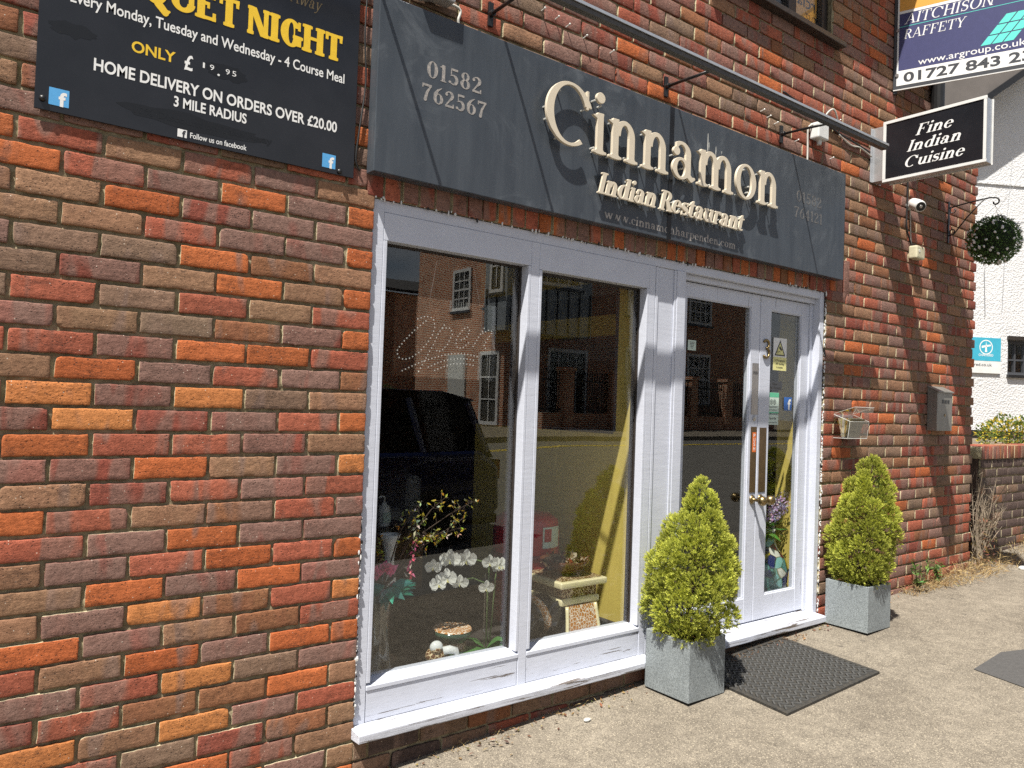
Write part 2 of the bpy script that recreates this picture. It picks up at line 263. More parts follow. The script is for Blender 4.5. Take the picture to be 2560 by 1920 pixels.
# ------------------------------------------------------------------ mesh helpers
class MB:
    def __init__(self): self.v = []; self.f = []; self.mi = []; self.cur = 0
    def add(self, vs, fs):
        o = len(self.v); self.v += [tuple(p) for p in vs]; self.f += [tuple(i+o for i in q) for q in fs]; self.mi += [self.cur]*len(fs); return self
    def box(self, a, b, mtx=None):
        x0, y0, z0 = (min(a[i], b[i]) for i in range(3)); x1, y1, z1 = (max(a[i], b[i]) for i in range(3))
        vs = [Vector(p) for p in ((x0, y0, z0), (x1, y0, z0), (x1, y1, z0), (x0, y1, z0), (x0, y0, z1), (x1, y0, z1), (x1, y1, z1), (x0, y1, z1))]
        if mtx is not None: vs = [mtx @ p for p in vs]
        return self.add(vs, [(0, 3, 2, 1), (4, 5, 6, 7), (0, 1, 5, 4), (1, 2, 6, 5), (2, 3, 7, 6), (3, 0, 4, 7)])
    def wb(self, x0, x1, y0, y1, z0, z1): return self.box(W(x0, y0, z0), W(x1, y1, z1))   # box in wall millimetres
    def prism(self, pts, d):
        n = len(pts); d = Vector(d); pts = [Vector(p) for p in pts]
        return self.add(pts+[p+d for p in pts], [tuple(range(n))[::-1], tuple(range(n, 2*n))]+[(i, (i+1) % n, (i+1) % n+n, i+n) for i in range(n)])
    def tube(self, pts, rad, n=8, caps=True):
        pts = [Vector(p) for p in pts]; k = len(pts); rads = rad if isinstance(rad, (list, tuple)) else [rad]*k
        vs = []; fs = []; prev = None
        for i, p in enumerate(pts):
            t = (pts[min(i+1, k-1)]-pts[max(i-1, 0)]).normalized()
            if prev is None: a = t.orthogonal().normalized()
            else: a = (prev-t*prev.dot(t)).normalized()
            prev = a; b = t.cross(a)
            for j in range(n):
                an = 2*math.pi*j/n; vs.append(p+(a*math.cos(an)+b*math.sin(an))*rads[i])
        for i in range(k-1):
            for j in range(n): fs.append((i*n+j, i*n+(j+1) % n, (i+1)*n+(j+1) % n, (i+1)*n+j))
        if caps: fs += [tuple(range(n))[::-1], tuple(range((k-1)*n, k*n))]
        return self.add(vs, fs)
    def lathe(self, prof, origin=(0, 0, 0), axis='Z', n=24, mtx=None):
        vs = []; fs = []; k = len(prof); o = Vector(origin)
        for (rad, h) in prof:
            for j in range(n):
                an = 2*math.pi*j/n; p = Vector((rad*math.cos(an), rad*math.sin(an), h))
                if axis == 'Y': p = Vector((p.x, -p.z, p.y))
                if mtx is not None: p = mtx @ p
                vs.append(o+p)
        for i in range(k-1):
            for j in range(n): fs.append((i*n+j, i*n+(j+1) % n, (i+1)*n+(j+1) % n, (i+1)*n+j))
        fs += [tuple(range(n))[::-1], tuple(range((k-1)*n, k*n))]
        return self.add(vs, fs)
    def ball(self, c, rad, n=10, m=7, sc=(1, 1, 1)):
        c = Vector(c); prof = []
        vs = []; fs = []
        for i in range(m+1):
            th = math.pi*i/m
            for j in range(n):
                an = 2*math.pi*j/n; vs.append(c+Vector((rad*sc[0]*math.sin(th)*math.cos(an), rad*sc[1]*math.sin(th)*math.sin(an), rad*sc[2]*math.cos(th))))
        for i in range(m):
            for j in range(n): fs.append((i*n+j, (i+1)*n+j, (i+1)*n+(j+1) % n, i*n+(j+1) % n))
        return self.add(vs, fs)
    def build(self, name, mat, parent=None, smooth=False, bevel=0, seg=2, loc=None):
        me = bpy.data.meshes.new(name); vs = self.v
        if loc is not None: vs = [tuple(Vector(p)-Vector(loc)) for p in vs]
        me.from_pydata(vs, [], self.f)
        mats = mat if isinstance(mat, (list, tuple)) else [mat]
        for q in mats: me.materials.append(q)
        if len(mats) > 1: me.polygons.foreach_set('material_index', self.mi)
        if bevel:
            bm = bmesh.new(); bm.from_mesh(me); bmesh.ops.remove_doubles(bm, verts=bm.verts, dist=1e-6)
            es = [e for e in bm.edges if len(e.link_faces) == 2 and e.calc_face_angle(0) > .5]
            bmesh.ops.bevel(bm, geom=es, offset=bevel, segments=seg, profile=.6, affect='EDGES', clamp_overlap=True); bm.to_mesh(me); bm.free()
        bm = bmesh.new(); bm.from_mesh(me); bmesh.ops.recalc_face_normals(bm, faces=bm.faces); bm.to_mesh(me); bm.free()
        if smooth: me.polygons.foreach_set('use_smooth', [True]*len(me.polygons))
        me.update(); o = bpy.data.objects.new(name, me); C.objects.link(o)
        if loc is not None: o.location = loc
        if parent is not None: o.parent = parent; o.matrix_parent_inverse = Matrix.Translation(parent.location).inverted()
        return o
def tag(o, label=None, cat=None, group=None, kind=None):
    for k, v in (('label', label), ('category', cat), ('group', group), ('kind', kind)):
        if v: o[k] = v
    return o
def thing(name, loc, label, cat, group=None):
    o = bpy.data.objects.new(name, None); C.objects.link(o); o.location = loc; o.empty_display_size = .1
    return tag(o, label, cat, group)
def struct(o): o['kind'] = 'structure'; return o
def copy_tree(o, parent=None):
    c = o.copy(); C.objects.link(c)
    if parent is not None: c.parent = parent
    for ch in o.children: copy_tree(ch, c)
    return c
def vcol(me, name, cols):   # one colour per face
    a = me.color_attributes.new(name, 'FLOAT_COLOR', 'CORNER'); tot = len(me.loops)
    arr = np.empty((tot, 4), dtype=np.float32); arr[:, 3] = 1
    ls = np.empty(len(me.polygons), dtype=np.int32); lt = np.empty(len(me.polygons), dtype=np.int32)
    me.polygons.foreach_get('loop_start', ls); me.polygons.foreach_get('loop_total', lt)
    arr[:, :3] = np.repeat(np.asarray(cols, dtype=np.float32), lt, axis=0); a.data.foreach_set('color', arr.ravel())
# ------------------------------------------------------------------ lettering: a serif face drawn here, and the built-in sans
GS = .0125
class Gl:
    def __init__(s, w, st, th): s.w = w; s.s = st; s.t = th; xs = np.arange(-.22, w+.22, GS); ys = np.arange(-.36, 1.2, GS); s.X, s.Y = np.meshgrid(xs, ys); s.d = np.full(s.X.shape, 9.0)
    def uni(s, d, k=.0):
        if k: h = np.clip(.5+.5*(d-s.d)/k, 0, 1); s.d = np.where(np.minimum(s.d, d) > 4, np.minimum(s.d, d), d*(1-h)+s.d*h-k*h*(1-h))
        else: s.d = np.minimum(s.d, d)
        return s
    def sub(s, d): s.d = np.maximum(s.d, -d); return s
    def rect(s, x0, x1, y0, y1):
        qx = np.abs(s.X-(x0+x1)/2)-abs(x1-x0)/2; qy = np.abs(s.Y-(y0+y1)/2)-abs(y1-y0)/2
        return np.hypot(np.maximum(qx, 0), np.maximum(qy, 0))+np.minimum(np.maximum(qx, qy), 0)
    def ell(s, cx, cy, rx, ry):
        x = s.X-cx; y = s.Y-cy; k0 = np.hypot(x/rx, y/ry); k1 = np.hypot(x/rx**2, y/ry**2)+1e-9; return k0*(k0-1)/k1
    def ring(s, cx, cy, rx, ry, ih=None, iv=None):
        ih = s.s if ih is None else ih; iv = s.t if iv is None else iv
        return np.maximum(s.ell(cx, cy, rx, ry), -s.ell(cx, cy, rx-ih, ry-iv))
    def cap(s, p, q, r0, r1):
        px, py = p; qx, qy = q; dx, dy = qx-px, qy-py; h = np.clip(((s.X-px)*dx+(s.Y-py)*dy)/(dx*dx+dy*dy+1e-9), 0, 1)
        return np.hypot(s.X-px-h*dx, s.Y-py-h*dy)-(r0+(r1-r0)*h)
    def path(s, pts, rs):
        d = np.full(s.X.shape, 9.0)
        for i in range(len(pts)-1): d = np.minimum(d, s.cap(pts[i], pts[i+1], rs[i], rs[i+1]))
        return d
    def ball(s, x, y, r): return np.hypot(s.X-x, s.Y-y)-r
    def poly(s, pts):   # convex polygon, counter-clockwise
        d = np.full(s.X.shape, -9.0)
        for i in range(len(pts)):
            (ax, ay), (bx, by) = pts[i], pts[(i+1) % len(pts)]; l = math.hypot(bx-ax, by-ay)
            d = np.maximum(d, ((s.X-ax)*(by-ay)-(s.Y-ay)*(bx-ax))/l)
        return d
    def stem(s, x, y0, y1, top='f', bot='f', st=None, sl=None):
        w = (st or s.s)/2; sl = (w+.075) if sl is None else sl; s.uni(s.rect(x-w, x+w, y0, y1))
        if bot == 'f': s.uni(s.rect(x-sl, x+sl, y0, y0+s.t*.9), .05)
        if top == 'f': s.uni(s.rect(x-sl, x+sl, y1-s.t*.9, y1), .05)
        if top == 'l': s.uni(s.poly([(x-w-.10, y1-.055), (x-w+.01, y1-.10), (x+w, y1-.02), (x+w, y1)]), .02)
        return s
XH = .68
def glyph(ch, S, T):
    h = S/2
    def G(w): return Gl(w, S, T)
    def arch(g, c1, c2, top=XH, ry=.27, serif='f'):
        cx = (c1+c2)/2+h*.35; rx = c2+h-cx; d = g.ring(cx, top-ry, rx, ry+.01, S, T*1.7); d = np.maximum(d, -(g.Y-(top-ry))); d = np.maximum(d, c1-g.X); g.uni(d)
        g.stem(c2, 0, top-ry+.01, None, serif)
    def arc(cx, cy, rx, ry, a0, a1, n=14): return [(cx+rx*math.cos(R(a0+(a1-a0)*i/n)), cy+ry*math.sin(R(a0+(a1-a0)*i/n))) for i in range(n+1)]
    if ch == 'i': g = G(.34); g.stem(.17, 0, XH, 'l'); g.uni(g.ball(.165, .945, .085+.1*(S-.1)))
    elif ch == 'l': g = G(.34); g.stem(.17, 0, 1.02, 'l')
    elif ch == 'n': g = G(.78); g.stem(.2, 0, XH, 'l'); arch(g, .2, .57)
    elif ch == 'h': g = G(.78); g.stem(.2, 0, 1.02, 'l'); arch(g, .2, .57)
    elif ch == 'm': g = G(1.14); g.stem(.2, 0, XH, 'l'); arch(g, .2, .56); arch(g, .56, .93)
    elif ch == 'u':
        g = G(.76); cy = .27; cx = .385-h*.35; d = g.ring(cx, cy, cx-.19+h, .28, S, T*1.7); d = np.maximum(d, g.Y-cy); g.uni(d)
        g.stem(.19, cy-.01, XH, 'l', None); g.stem(.56, 0, XH, 'l', None); g.uni(g.poly([(.56, 0), (.56+h+.09, .03), (.56+h+.09, .07), (.56, .12)]))
    elif ch == 'r': g = G(.56); g.stem(.2, 0, XH, 'l'); d = g.path(arc(.42, XH-.22, .2, .2, 175, 62), [T*.5+.01]*8+[.035]*7); g.uni(d); g.uni(g.ball(.475, XH-.085, .075))
    elif ch == 'o': g = G(.68); g.uni(g.ring(.34, XH/2, .29+h*.2, XH/2+.012))
    elif ch == 'c':
        g = G(.62); g.uni(g.ring(.33, XH/2, .28+h*.2, XH/2+.012, S, T)); g.sub(g.rect(.42, .9, .17, XH-.17)); g.uni(g.ball(.47, XH-.155, .078)); g.sub(g.poly([(.5, .0), (.9, -.1), (.9, .3), (.42, .17)]))
    elif ch == 'e':
        g = G(.64); g.uni(g.ring(.33, XH/2, .28+h*.2, XH/2+.012, S, T)); g.sub(g.rect(.34, .9, .175, .36)); g.uni(g.rect(.33-.2, .33+.255, .36, .36+T*1.05))
    elif ch in 'd':
        g = G(.76); d = g.ring(.34, XH/2, .27+h*.2, XH/2+.012, S, T); g.uni(np.maximum(d, g.X-.56)); g.stem(.55, 0, 1.02, 'l', None); g.uni(g.poly([(.55, 0), (.55+h+.09, .03), (.55+h+.09, .07), (.55, .12)]))
    elif ch == 'p': g = G(.76); d = g.ring(.42, XH/2, .27+h*.2, XH/2+.012, S, T); g.uni(np.maximum(d, .2-g.X)); g.stem(.2, -.30, XH, 'l')
    elif ch == 'a':
        g = G(.70); g.stem(.47, .06, XH-.20, None, None); d = g.ring(.29, XH-.20, .18+h, .21, S, T*1.3); d = np.maximum(d, -(g.Y-XH+.20)); g.uni(np.maximum(d, .16-g.X)); g.uni(g.ball(.165, XH-.185, .078))
        d = g.ring(.29, .19, .205+h*.2, .20, S*.85, T); g.uni(np.maximum(d, g.X-.5)); g.uni(g.path([(.47, .1), (.56, .03), (.64, .06)], [S*.4, .045, .02]))
    elif ch == 's':
        g = G(.56); pts = arc(.28, .50, .16, .135, 40, 270, 14)[:-1]+arc(.28, .19, .17, .15, 90, -130, 14); n = len(pts); rs = [T*.5+(S*.5-T*.5)*math.sin(math.pi*i/(n-1))**2 for i in range(n)]; g.uni(g.path(pts, rs)); g.uni(g.rect(.40, .40+T, .48, XH)); g.uni(g.rect(.09, .09+T, .0, .2))
    elif ch == 't':
        g = G(.46); g.stem(.2, .13, .86, None, None); g.uni(g.rect(.03, .42, XH-T*1.2, XH)); g.uni(g.path(arc(.33, .16, .13+h*.2, .135, 180, 300, 8), [h, h*.9, h*.75, h*.6, h*.5, h*.4, h*.35, h*.3, h*.25])); g.sub(g.poly([(.0, .80), (.1, .74), (.3, .95), (0, .95)]))
    elif ch == 'w':
        g = G(.98)
        for (x0, x1, k) in ((.1, .3, S), (.3, .5, T*1.8), (.5, .68, S), (.68, .88, T*1.8)):
            a, b = ((x0, XH), (x1, 0)) if k == S else ((x1, XH), (x0, 0)); g.uni(g.poly([(b[0]-k*.5, 0), (b[0]+k*.5, 0), (a[0]+k*.5, XH), (a[0]-k*.5, XH)] ))
        for x in (.1, .5, .88): g.uni(g.rect(x-.12, x+.12, XH-T*.9, XH), .03)
    elif ch == '.': g = G(.30); g.uni(g.ball(.14, .07, .075+S*.15))
    elif ch == ' ': return None, .28
    elif ch == 'C':
        g = G(1.02); g.uni(g.ring(.53, .5, .47, .52, S*1.1, T)); g.sub(g.rect(.74, 1.3, .16, .70)); g.uni(g.rect(.86, .86+T*.9, .66, .97)); g.sub(g.poly([(.80, .05), (1.3, -.3), (1.3, .3), (.70, .16)]))
    elif ch == 'G':
        g = G(1.0); g.uni(g.ring(.50, .5, .44, .52, S*1.15, T)); g.sub(g.rect(.66, 1.2, .30, .72)); g.uni(g.rect(.79, .79+T*.9, .64, .98)); g.stem(.80, .06, .44, 'f', None)
    elif ch == 'Q': g = G(1.0); g.uni(g.ring(.5, .5, .44, .52, S*1.15, T)); g.uni(g.path([(.42, .2), (.6, .02), (.86, -.22), (1.0, -.16)], [h*.5, h, h*.9, h*.3]))
    elif ch == 'O': g = G(1.0); g.uni(g.ring(.5, .5, .44, .52, S*1.1, T))
    elif ch == 'I': g = G(.40); g.stem(.2, 0, 1)
    elif ch == 'R':
        g = G(.86); g.stem(.2, 0, 1); d = g.ring(.36, .74, .30+h*.2, .26, S, T); g.uni(np.maximum(d, .2-g.X)); g.uni(g.poly([(.62, 0), (.62+S*1.15, 0), (.36+S, .5), (.36, .5)])); g.uni(g.rect(.60, .90, 0, T*.9), .03)
        g.uni(g.rect(.2, .4, 1-T, 1)); g.uni(g.rect(.2, .4, .48, .48+T))
    elif ch == 'B':
        g = G(.86); g.stem(.2, 0, 1)
        for cy, ry, rx in ((.75, .25, .27), (.275, .275, .33)): d = g.ring(.36, cy, rx+h*.2, ry, S, T); g.uni(np.maximum(d, .2-g.X)); g.uni(g.rect(.2, .38, cy+ry-T, cy+ry)); g.uni(g.rect(.2, .38, cy-ry, cy-ry+T))
    elif ch == 'P': g = G(.80); g.stem(.2, 0, 1); d = g.ring(.36, .73, .30+h*.2, .27, S, T); g.uni(np.maximum(d, .2-g.X)); g.uni(g.rect(.2, .38, 1-T, 1)); g.uni(g.rect(.2, .38, .46, .46+T))
    elif ch == 'M': g = G(1.1); g.stem(.15, 0, 1, 'f', 'f', T*1.5, .12); g.stem(.94, 0, 1); g.uni(g.poly([(.50, 0), (.56, 0), (.15+S*.7, 1), (.15-T*.6, 1)])); g.uni(g.poly([(.50, 0), (.56, 0), (.94, 1), (.94-T*1.3, 1)]))
    elif ch == 'k': g = G(.78); g.stem(.2, 0, 1.02, 'l'); g.uni(g.poly([(.22, .26), (.30, .26), (.62, XH), (.55, XH)])); g.uni(g.poly([(.58, 0), (.58+S, 0), (.36+S*.6, .44), (.30, .38)])); g.uni(g.rect(.44, .66, XH-T*.9, XH), .03); g.uni(g.rect(.52, .78, 0, T*.9), .03)
    elif ch == 'y': g = G(.76); g.uni(g.poly([(.36-h, 0), (.36+h, 0), (.16+S*.5, XH), (.16-S*.5, XH)])); g.uni(g.path([(.60, XH-.02), (.34, -.10), (.20, -.27), (.10, -.25)], [T*.7, T*.7, T*.7, .05])); g.uni(g.rect(.02, .30, XH-T*.9, XH), .03); g.uni(g.rect(.50, .72, XH-T*.9, XH), .03)
    elif ch == 'N': g = G(.94); g.stem(.16, 0, 1, 'f', 'f', T*1.5, .13); g.stem(.78, 0, 1, 'f', 'f', T*1.5, .13); g.uni(g.poly([(.78-S*.75, 0), (.78+T*.6, 0), (.16+S*.75, 1), (.16-T*.6, 1)]))
    elif ch == 'A':
        g = G(.94); g.uni(g.poly([(.10, 0), (.10+T*1.2, 0), (.47, 1), (.41, 1)])); g.uni(g.poly([(.72, 0), (.72+S*1.05, 0), (.50, 1), (.41, 1)])); g.uni(g.rect(.24, .70, .30, .30+T))
        g.uni(g.rect(.0, .24, 0, T*.9), .03); g.uni(g.rect(.62, .96, 0, T*.9), .03)
    elif ch == 'H': g = G(.98); g.stem(.2, 0, 1); g.stem(.77, 0, 1); g.uni(g.rect(.2, .77, .48, .48+T))
    elif ch == 'F': g = G(.78); g.stem(.2, 0, 1); g.uni(g.rect(.2, .70, 1-T, 1)); g.uni(g.rect(.70-T, .70, .74, 1), .04); g.uni(g.rect(.2, .50, .5, .5+T)); g.uni(g.rect(.50-T*.8, .50, .40, .62))
    elif ch == 'E': g = G(.84); g.stem(.2, 0, 1); g.uni(g.rect(.2, .72, 1-T, 1)); g.uni(g.rect(.72-T, .72, .74, 1), .04); g.uni(g.rect(.2, .52, .5, .5+T)); g.uni(g.rect(.52-T*.8, .52, .40, .62)); g.uni(g.rect(.2, .76, 0, T)); g.uni(g.rect(.76-T, .76, 0, .28), .04)
    elif ch == 'T': g = G(.84); g.stem(.42, 0, 1, None); g.uni(g.rect(.04, .80, 1-T, 1)); g.uni(g.rect(.04, .04+T, .72, 1), .04); g.uni(g.rect(.80-T, .80, .72, 1), .04)
    elif ch == 'Y': g = G(.90); g.stem(.45, 0, .5, None); g.uni(g.poly([(.45-h, .46), (.45+h, .46), (.14+S*.7, 1), (.14-S*.4, 1)])); g.uni(g.poly([(.43, .46), (.45+h, .46), (.80, 1), (.80-T*1.2, 1)])); g.uni(g.rect(.0, .32, 1-T*.9, 1), .03); g.uni(g.rect(.64, .92, 1-T*.9, 1), .03)
    elif ch == 'U':
        g = G(.94); cy = .32; d = g.ring(.49, cy, .29+h, .33, S, T*1.3); g.uni(np.maximum(d, g.Y-cy)); g.stem(.2, cy, 1, 'f', None); g.stem(.78, cy, 1, 'f', None, T*1.6, .13)
        g.sub(g.rect(.78+T*.8, 1.1, -.1, cy+.02)) if False else None
    elif ch == 'S':
        g = G(.70); pts = arc(.35, .745, .22, .21, 35, 270, 14)[:-1]+arc(.35, .275, .235, .235, 90, -135, 14); n = len(pts); rs = [T*.5+(S*.55-T*.5)*math.sin(math.pi*i/(n-1))**2 for i in range(n)]; g.uni(g.path(pts, rs)); g.uni(g.rect(.53, .53+T, .70, 1)); g.uni(g.rect(.12, .12+T, 0, .30))
    elif ch == '0': g = G(.66); g.uni(g.ring(.33, .5, .27+h*.2, .51, S, T))
    elif ch == '1': g = G(.50); g.stem(.27, 0, 1, None); g.uni(g.poly([(.06, .86), (.1, .80), (.3, .88), (.3, 1)]))
    elif ch == '2': g = G(.66); g.uni(g.path(arc(.31, .72, .19, .22, 165, -40, 12)+[(.34, .42), (.14, .12)], [.05, .04, .03, .03, .035, .05, h*.7, h*.9, h, h, h, h*.95, h*.9, h*.55, .03])); g.uni(g.ball(.15, .75, .08)); g.uni(g.rect(.08, .58, 0, S*.75)); g.uni(g.rect(.58-T, .60, 0, .24))
    elif ch == '5': g = G(.66); g.uni(g.rect(.17, .56, 1-S*.8, 1)); g.uni(g.rect(.17, .17+T, .55, 1)); g.uni(g.path(arc(.30, .31, .21, .27, 130, -130, 16), [T*.5, .03, .04, .05, h*.8, h*.95, h, h, h, h, h*.95, h*.9, h*.75, .05, .04, .03, .03])); g.uni(g.ball(.13, .13, .08))
    elif ch == '6': g = G(.66); g.uni(g.ring(.34, .31, .26+h*.2, .32, S, T)); g.uni(g.path([(.10+h*.6, .33), (.16, .58), (.30, .82), (.52, 1.0)], [h, h, h*.7, .02]))
    elif ch == '7': g = G(.66); g.uni(g.rect(.07, .60, 1-S*.8, 1)); g.uni(g.path([(.55, .93), (.34, .5), (.25, .05)], [.04, h*.8, h])); g.uni(g.rect(.07, .07+T, .74, 1))
    elif ch == '8': g = G(.66); g.uni(g.ring(.33, .76, .21+h*.2, .25, S*.85, T)); g.uni(g.ring(.33, .28, .26+h*.2, .29, S, T))
    elif ch == '4': g = G(.68); g.stem(.44, 0, 1, None, 'f'); g.uni(g.rect(.04, .64, .25, .25+S*.6)); g.uni(g.poly([(.04, .25), (.12, .25), (.46, .92), (.44, 1)]))
    else: return None, .4
    return g, g.w
def contours(g):
    d = g.d; ny, nx = d.shape; x0 = g.X[0, 0]; y0 = g.Y[0, 0]; nxt = {}; pos = {}
    def hp(i, j): t = d[j, i]/(d[j, i]-d[j, i+1]); k = (0, i, j); pos[k] = (x0+(i+t)*GS, y0+j*GS); return k
    def vp(i, j): t = d[j, i]/(d[j, i]-d[j+1, i]); k = (1, i, j); pos[k] = (x0+i*GS, y0+(j+t)*GS); return k
    s = d < 0; code = s[:-1, :-1]*1+s[:-1, 1:]*2+s[1:, 1:]*4+s[1:, :-1]*8
    for j, i in zip(*np.nonzero((code > 0) & (code < 15))):
        c = code[j, i]; B = lambda: hp(i, j); T_ = lambda: hp(i, j+1); L = lambda: vp(i, j); Rr = lambda: vp(i+1, j)
        tab = {1: [(B, L)], 2: [(Rr, B)], 3: [(Rr, L)], 4: [(T_, Rr)], 5: [(B, L), (T_, Rr)], 6: [(T_, B)], 7: [(T_, L)], 8: [(L, T_)], 9: [(B, T_)], 10: [(Rr, B), (L, T_)], 11: [(Rr, T_)], 12: [(L, Rr)], 13: [(B, Rr)], 14: [(L, B)]}
        for a, b in tab[c]: nxt[a()] = b()
    loops = []
    while nxt:
        k0, k = nxt.popitem(); lp = [pos[k0]]; st = k0
        while k != st and k in nxt: lp.append(pos[k]); k = nxt.pop(k)
        if len(lp) > 8:
            out = []; n = len(lp)
            for i in range(n):
                p, q, r_ = lp[i-1], lp[i], lp[(i+1) % n]
                if abs((q[0]-p[0])*(r_[1]-p[1])-(q[1]-p[1])*(r_[0]-p[0])) > 1.2e-6: out.append(q)
            if len(out) > 3: loops.append(out)
    return loops
_gc = {}
def gl(ch, S, T):
    k = (ch, S, T)
    if k not in _gc:
        g, w = glyph(ch, S, T); _gc[k] = ((contours(g) if g else []), w)
    return _gc[k]
def flatmesh(loops, ext, bev=0):
    cu = bpy.data.curves.new('t', 'CURVE'); cu.dimensions = '2D'; cu.fill_mode = 'BOTH'; cu.extrude = ext; cu.bevel_depth = bev; cu.bevel_resolution = 1
    for lp in loops:
        sp = cu.splines.new('POLY'); sp.points.add(len(lp)-1); sp.use_cyclic_u = True
        for i, p in enumerate(lp): sp.points[i].co = (p[0], p[1], 0, 1)
    o = bpy.data.objects.new('t', cu); me = o.to_mesh(); vs = [v.co.copy() for v in me.vertices]; fs = [tuple(p.vertices) for p in me.polygons]
    o.to_mesh_clear(); bpy.data.objects.remove(o); bpy.data.curves.remove(cu); return vs, fs
def layout(text, S, T, italic=0, track=0):
    x = 0; res = []
    for ch in text:
        lp, w = gl(ch, S, T)
        if lp: res.append((ch, [[(p[0]+x+p[1]*italic, p[1]) for p in q] for q in lp]))
        x += w+track
    return res
def sanspts(text, bold=0, italic=0, spacing=1.0):
    cu = bpy.data.curves.new('t', 'FONT'); cu.body = text; cu.fill_mode = 'NONE' if False else 'BOTH'; cu.offset = bold; cu.shear = italic; cu.space_character = spacing; cu.resolution_u = 4
    o = bpy.data.objects.new('t', cu); me = o.to_mesh(); vs = [v.co.copy() for v in me.vertices]; fs = [tuple(p.vertices) for p in me.polygons]
    o.to_mesh_clear(); bpy.data.objects.remove(o); bpy.data.curves.remove(cu); return vs, fs
CAPH = None
def place(vs, fs, o, u, v, n, w, h, name, mat, parent, depth, base=0.0, x0=None, x1=None, rough=0):
    """map 2D letter verts so that x spans [0, w] along u, cap height h along v; depth along n"""
    xs = [p.x for p in vs]; a = min(xs) if x0 is None else x0; b = max(xs) if x1 is None else x1; sx = w/(b-a)
    m = MB(); zs = [p.z for p in vs]; z0 = min(zs); z1 = max(zs); zr = max(z1-z0, 1e-9)
    m.add([o+u*((p.x-a)*sx)+v*((p.y-base)*h)+n*((p.z-z0)/zr*depth if z1 > z0 else depth) for p in vs], fs)
    return m.build(name, mat, parent)
def serif(text, o, u, v, n, w, h, name, mat, parent, depth=.0006, S=.15, T=.05, italic=0, track=0, letters=False, bev=0):
    L = layout(text, S, T, italic, track); allx = [p[0] for _, q in L for lp in q for p in lp]; a, b = min(allx), max(allx); sx = w/(b-a); outs = []
    groups = [[x] for x in L] if letters else [L]
    for gset in groups:
        loops = [[((p[0]-a)*sx, p[1]*h) for p in lp] for _, q in gset for lp in q]
        vs, fs = flatmesh(loops, depth/2-bev if depth/2 > bev else .0002, bev); m = MB()
        zs = [p.z for p in vs]; z0 = min(zs)
        m.add([o+u*p.x+v*p.y+n*(p.z-z0) for p in vs], fs); outs.append(m.build(name, mat, parent))
    return outs
_H = [None]
def sans(text, o, u, v, n, w, h, name, mat, parent, bold=0, italic=0, depth=.0006, spacing=1.0):
    if _H[0] is None: vs, _ = sanspts('H'); _H[0] = max(p.y for p in vs)
    vs, fs = sanspts(text, bold, italic, spacing); a = min(p.x for p in vs); b = max(p.x for p in vs); m = MB()
    m.add([o+u*((p.x-a)*w/(b-a))+v*(p.y*h/_H[0])+n*depth for p in vs], fs); return m.build(name, mat, parent)
UX, UZ, NY = Vector((1, 0, 0)), Vector((0, 0, 1)), Vector((0, -1, 0))
# ------------------------------------------------------------------ brickwork
PAL = dict(O=(.46, .130, .044), L=(.54, .205, .068), R=(.375, .110, .064), D=(.262, .074, .050), P=(.275, .120, .092), B=(.290, .163, .095), G=(.225, .145, .098), K=(.285, .125, .062), M=(.105, .072, .062))
LEFT = {1: 'BPRBRO', 2: 'OPOPRO', 3: 'PPDOBB', 4: 'OPPRBB', 5: 'BKOGGP', 6: 'OBOBDG', 7: 'RBRGRG', 8: 'ODKGBP', 9: 'ROODRRP', 10: 'KPRPOB', 11: 'BGLDLR', 12: 'ORPDLD', 13: 'BDRROB', 14: 'LPBODP', 15: 'RPRDBR', 16: 'PRKBRO', 17: 'PPOPRR', 18: 'ORORPB', 19: 'POPOBR', 20: 'LRKLPB', 21: 'RKBPOB', 22: 'OOPOBR', 23: 'PGLRPO', 24: 'BOKKRD', 25: 'RPLBLR', 26: 'BKDGRR', 27: 'BROGRB', 28: 'BPLPRB'}
rb = random.Random(11)
def pick(wts='RRRRRDDDKKPPPPBBBOGG'): return rb.choice(wts)
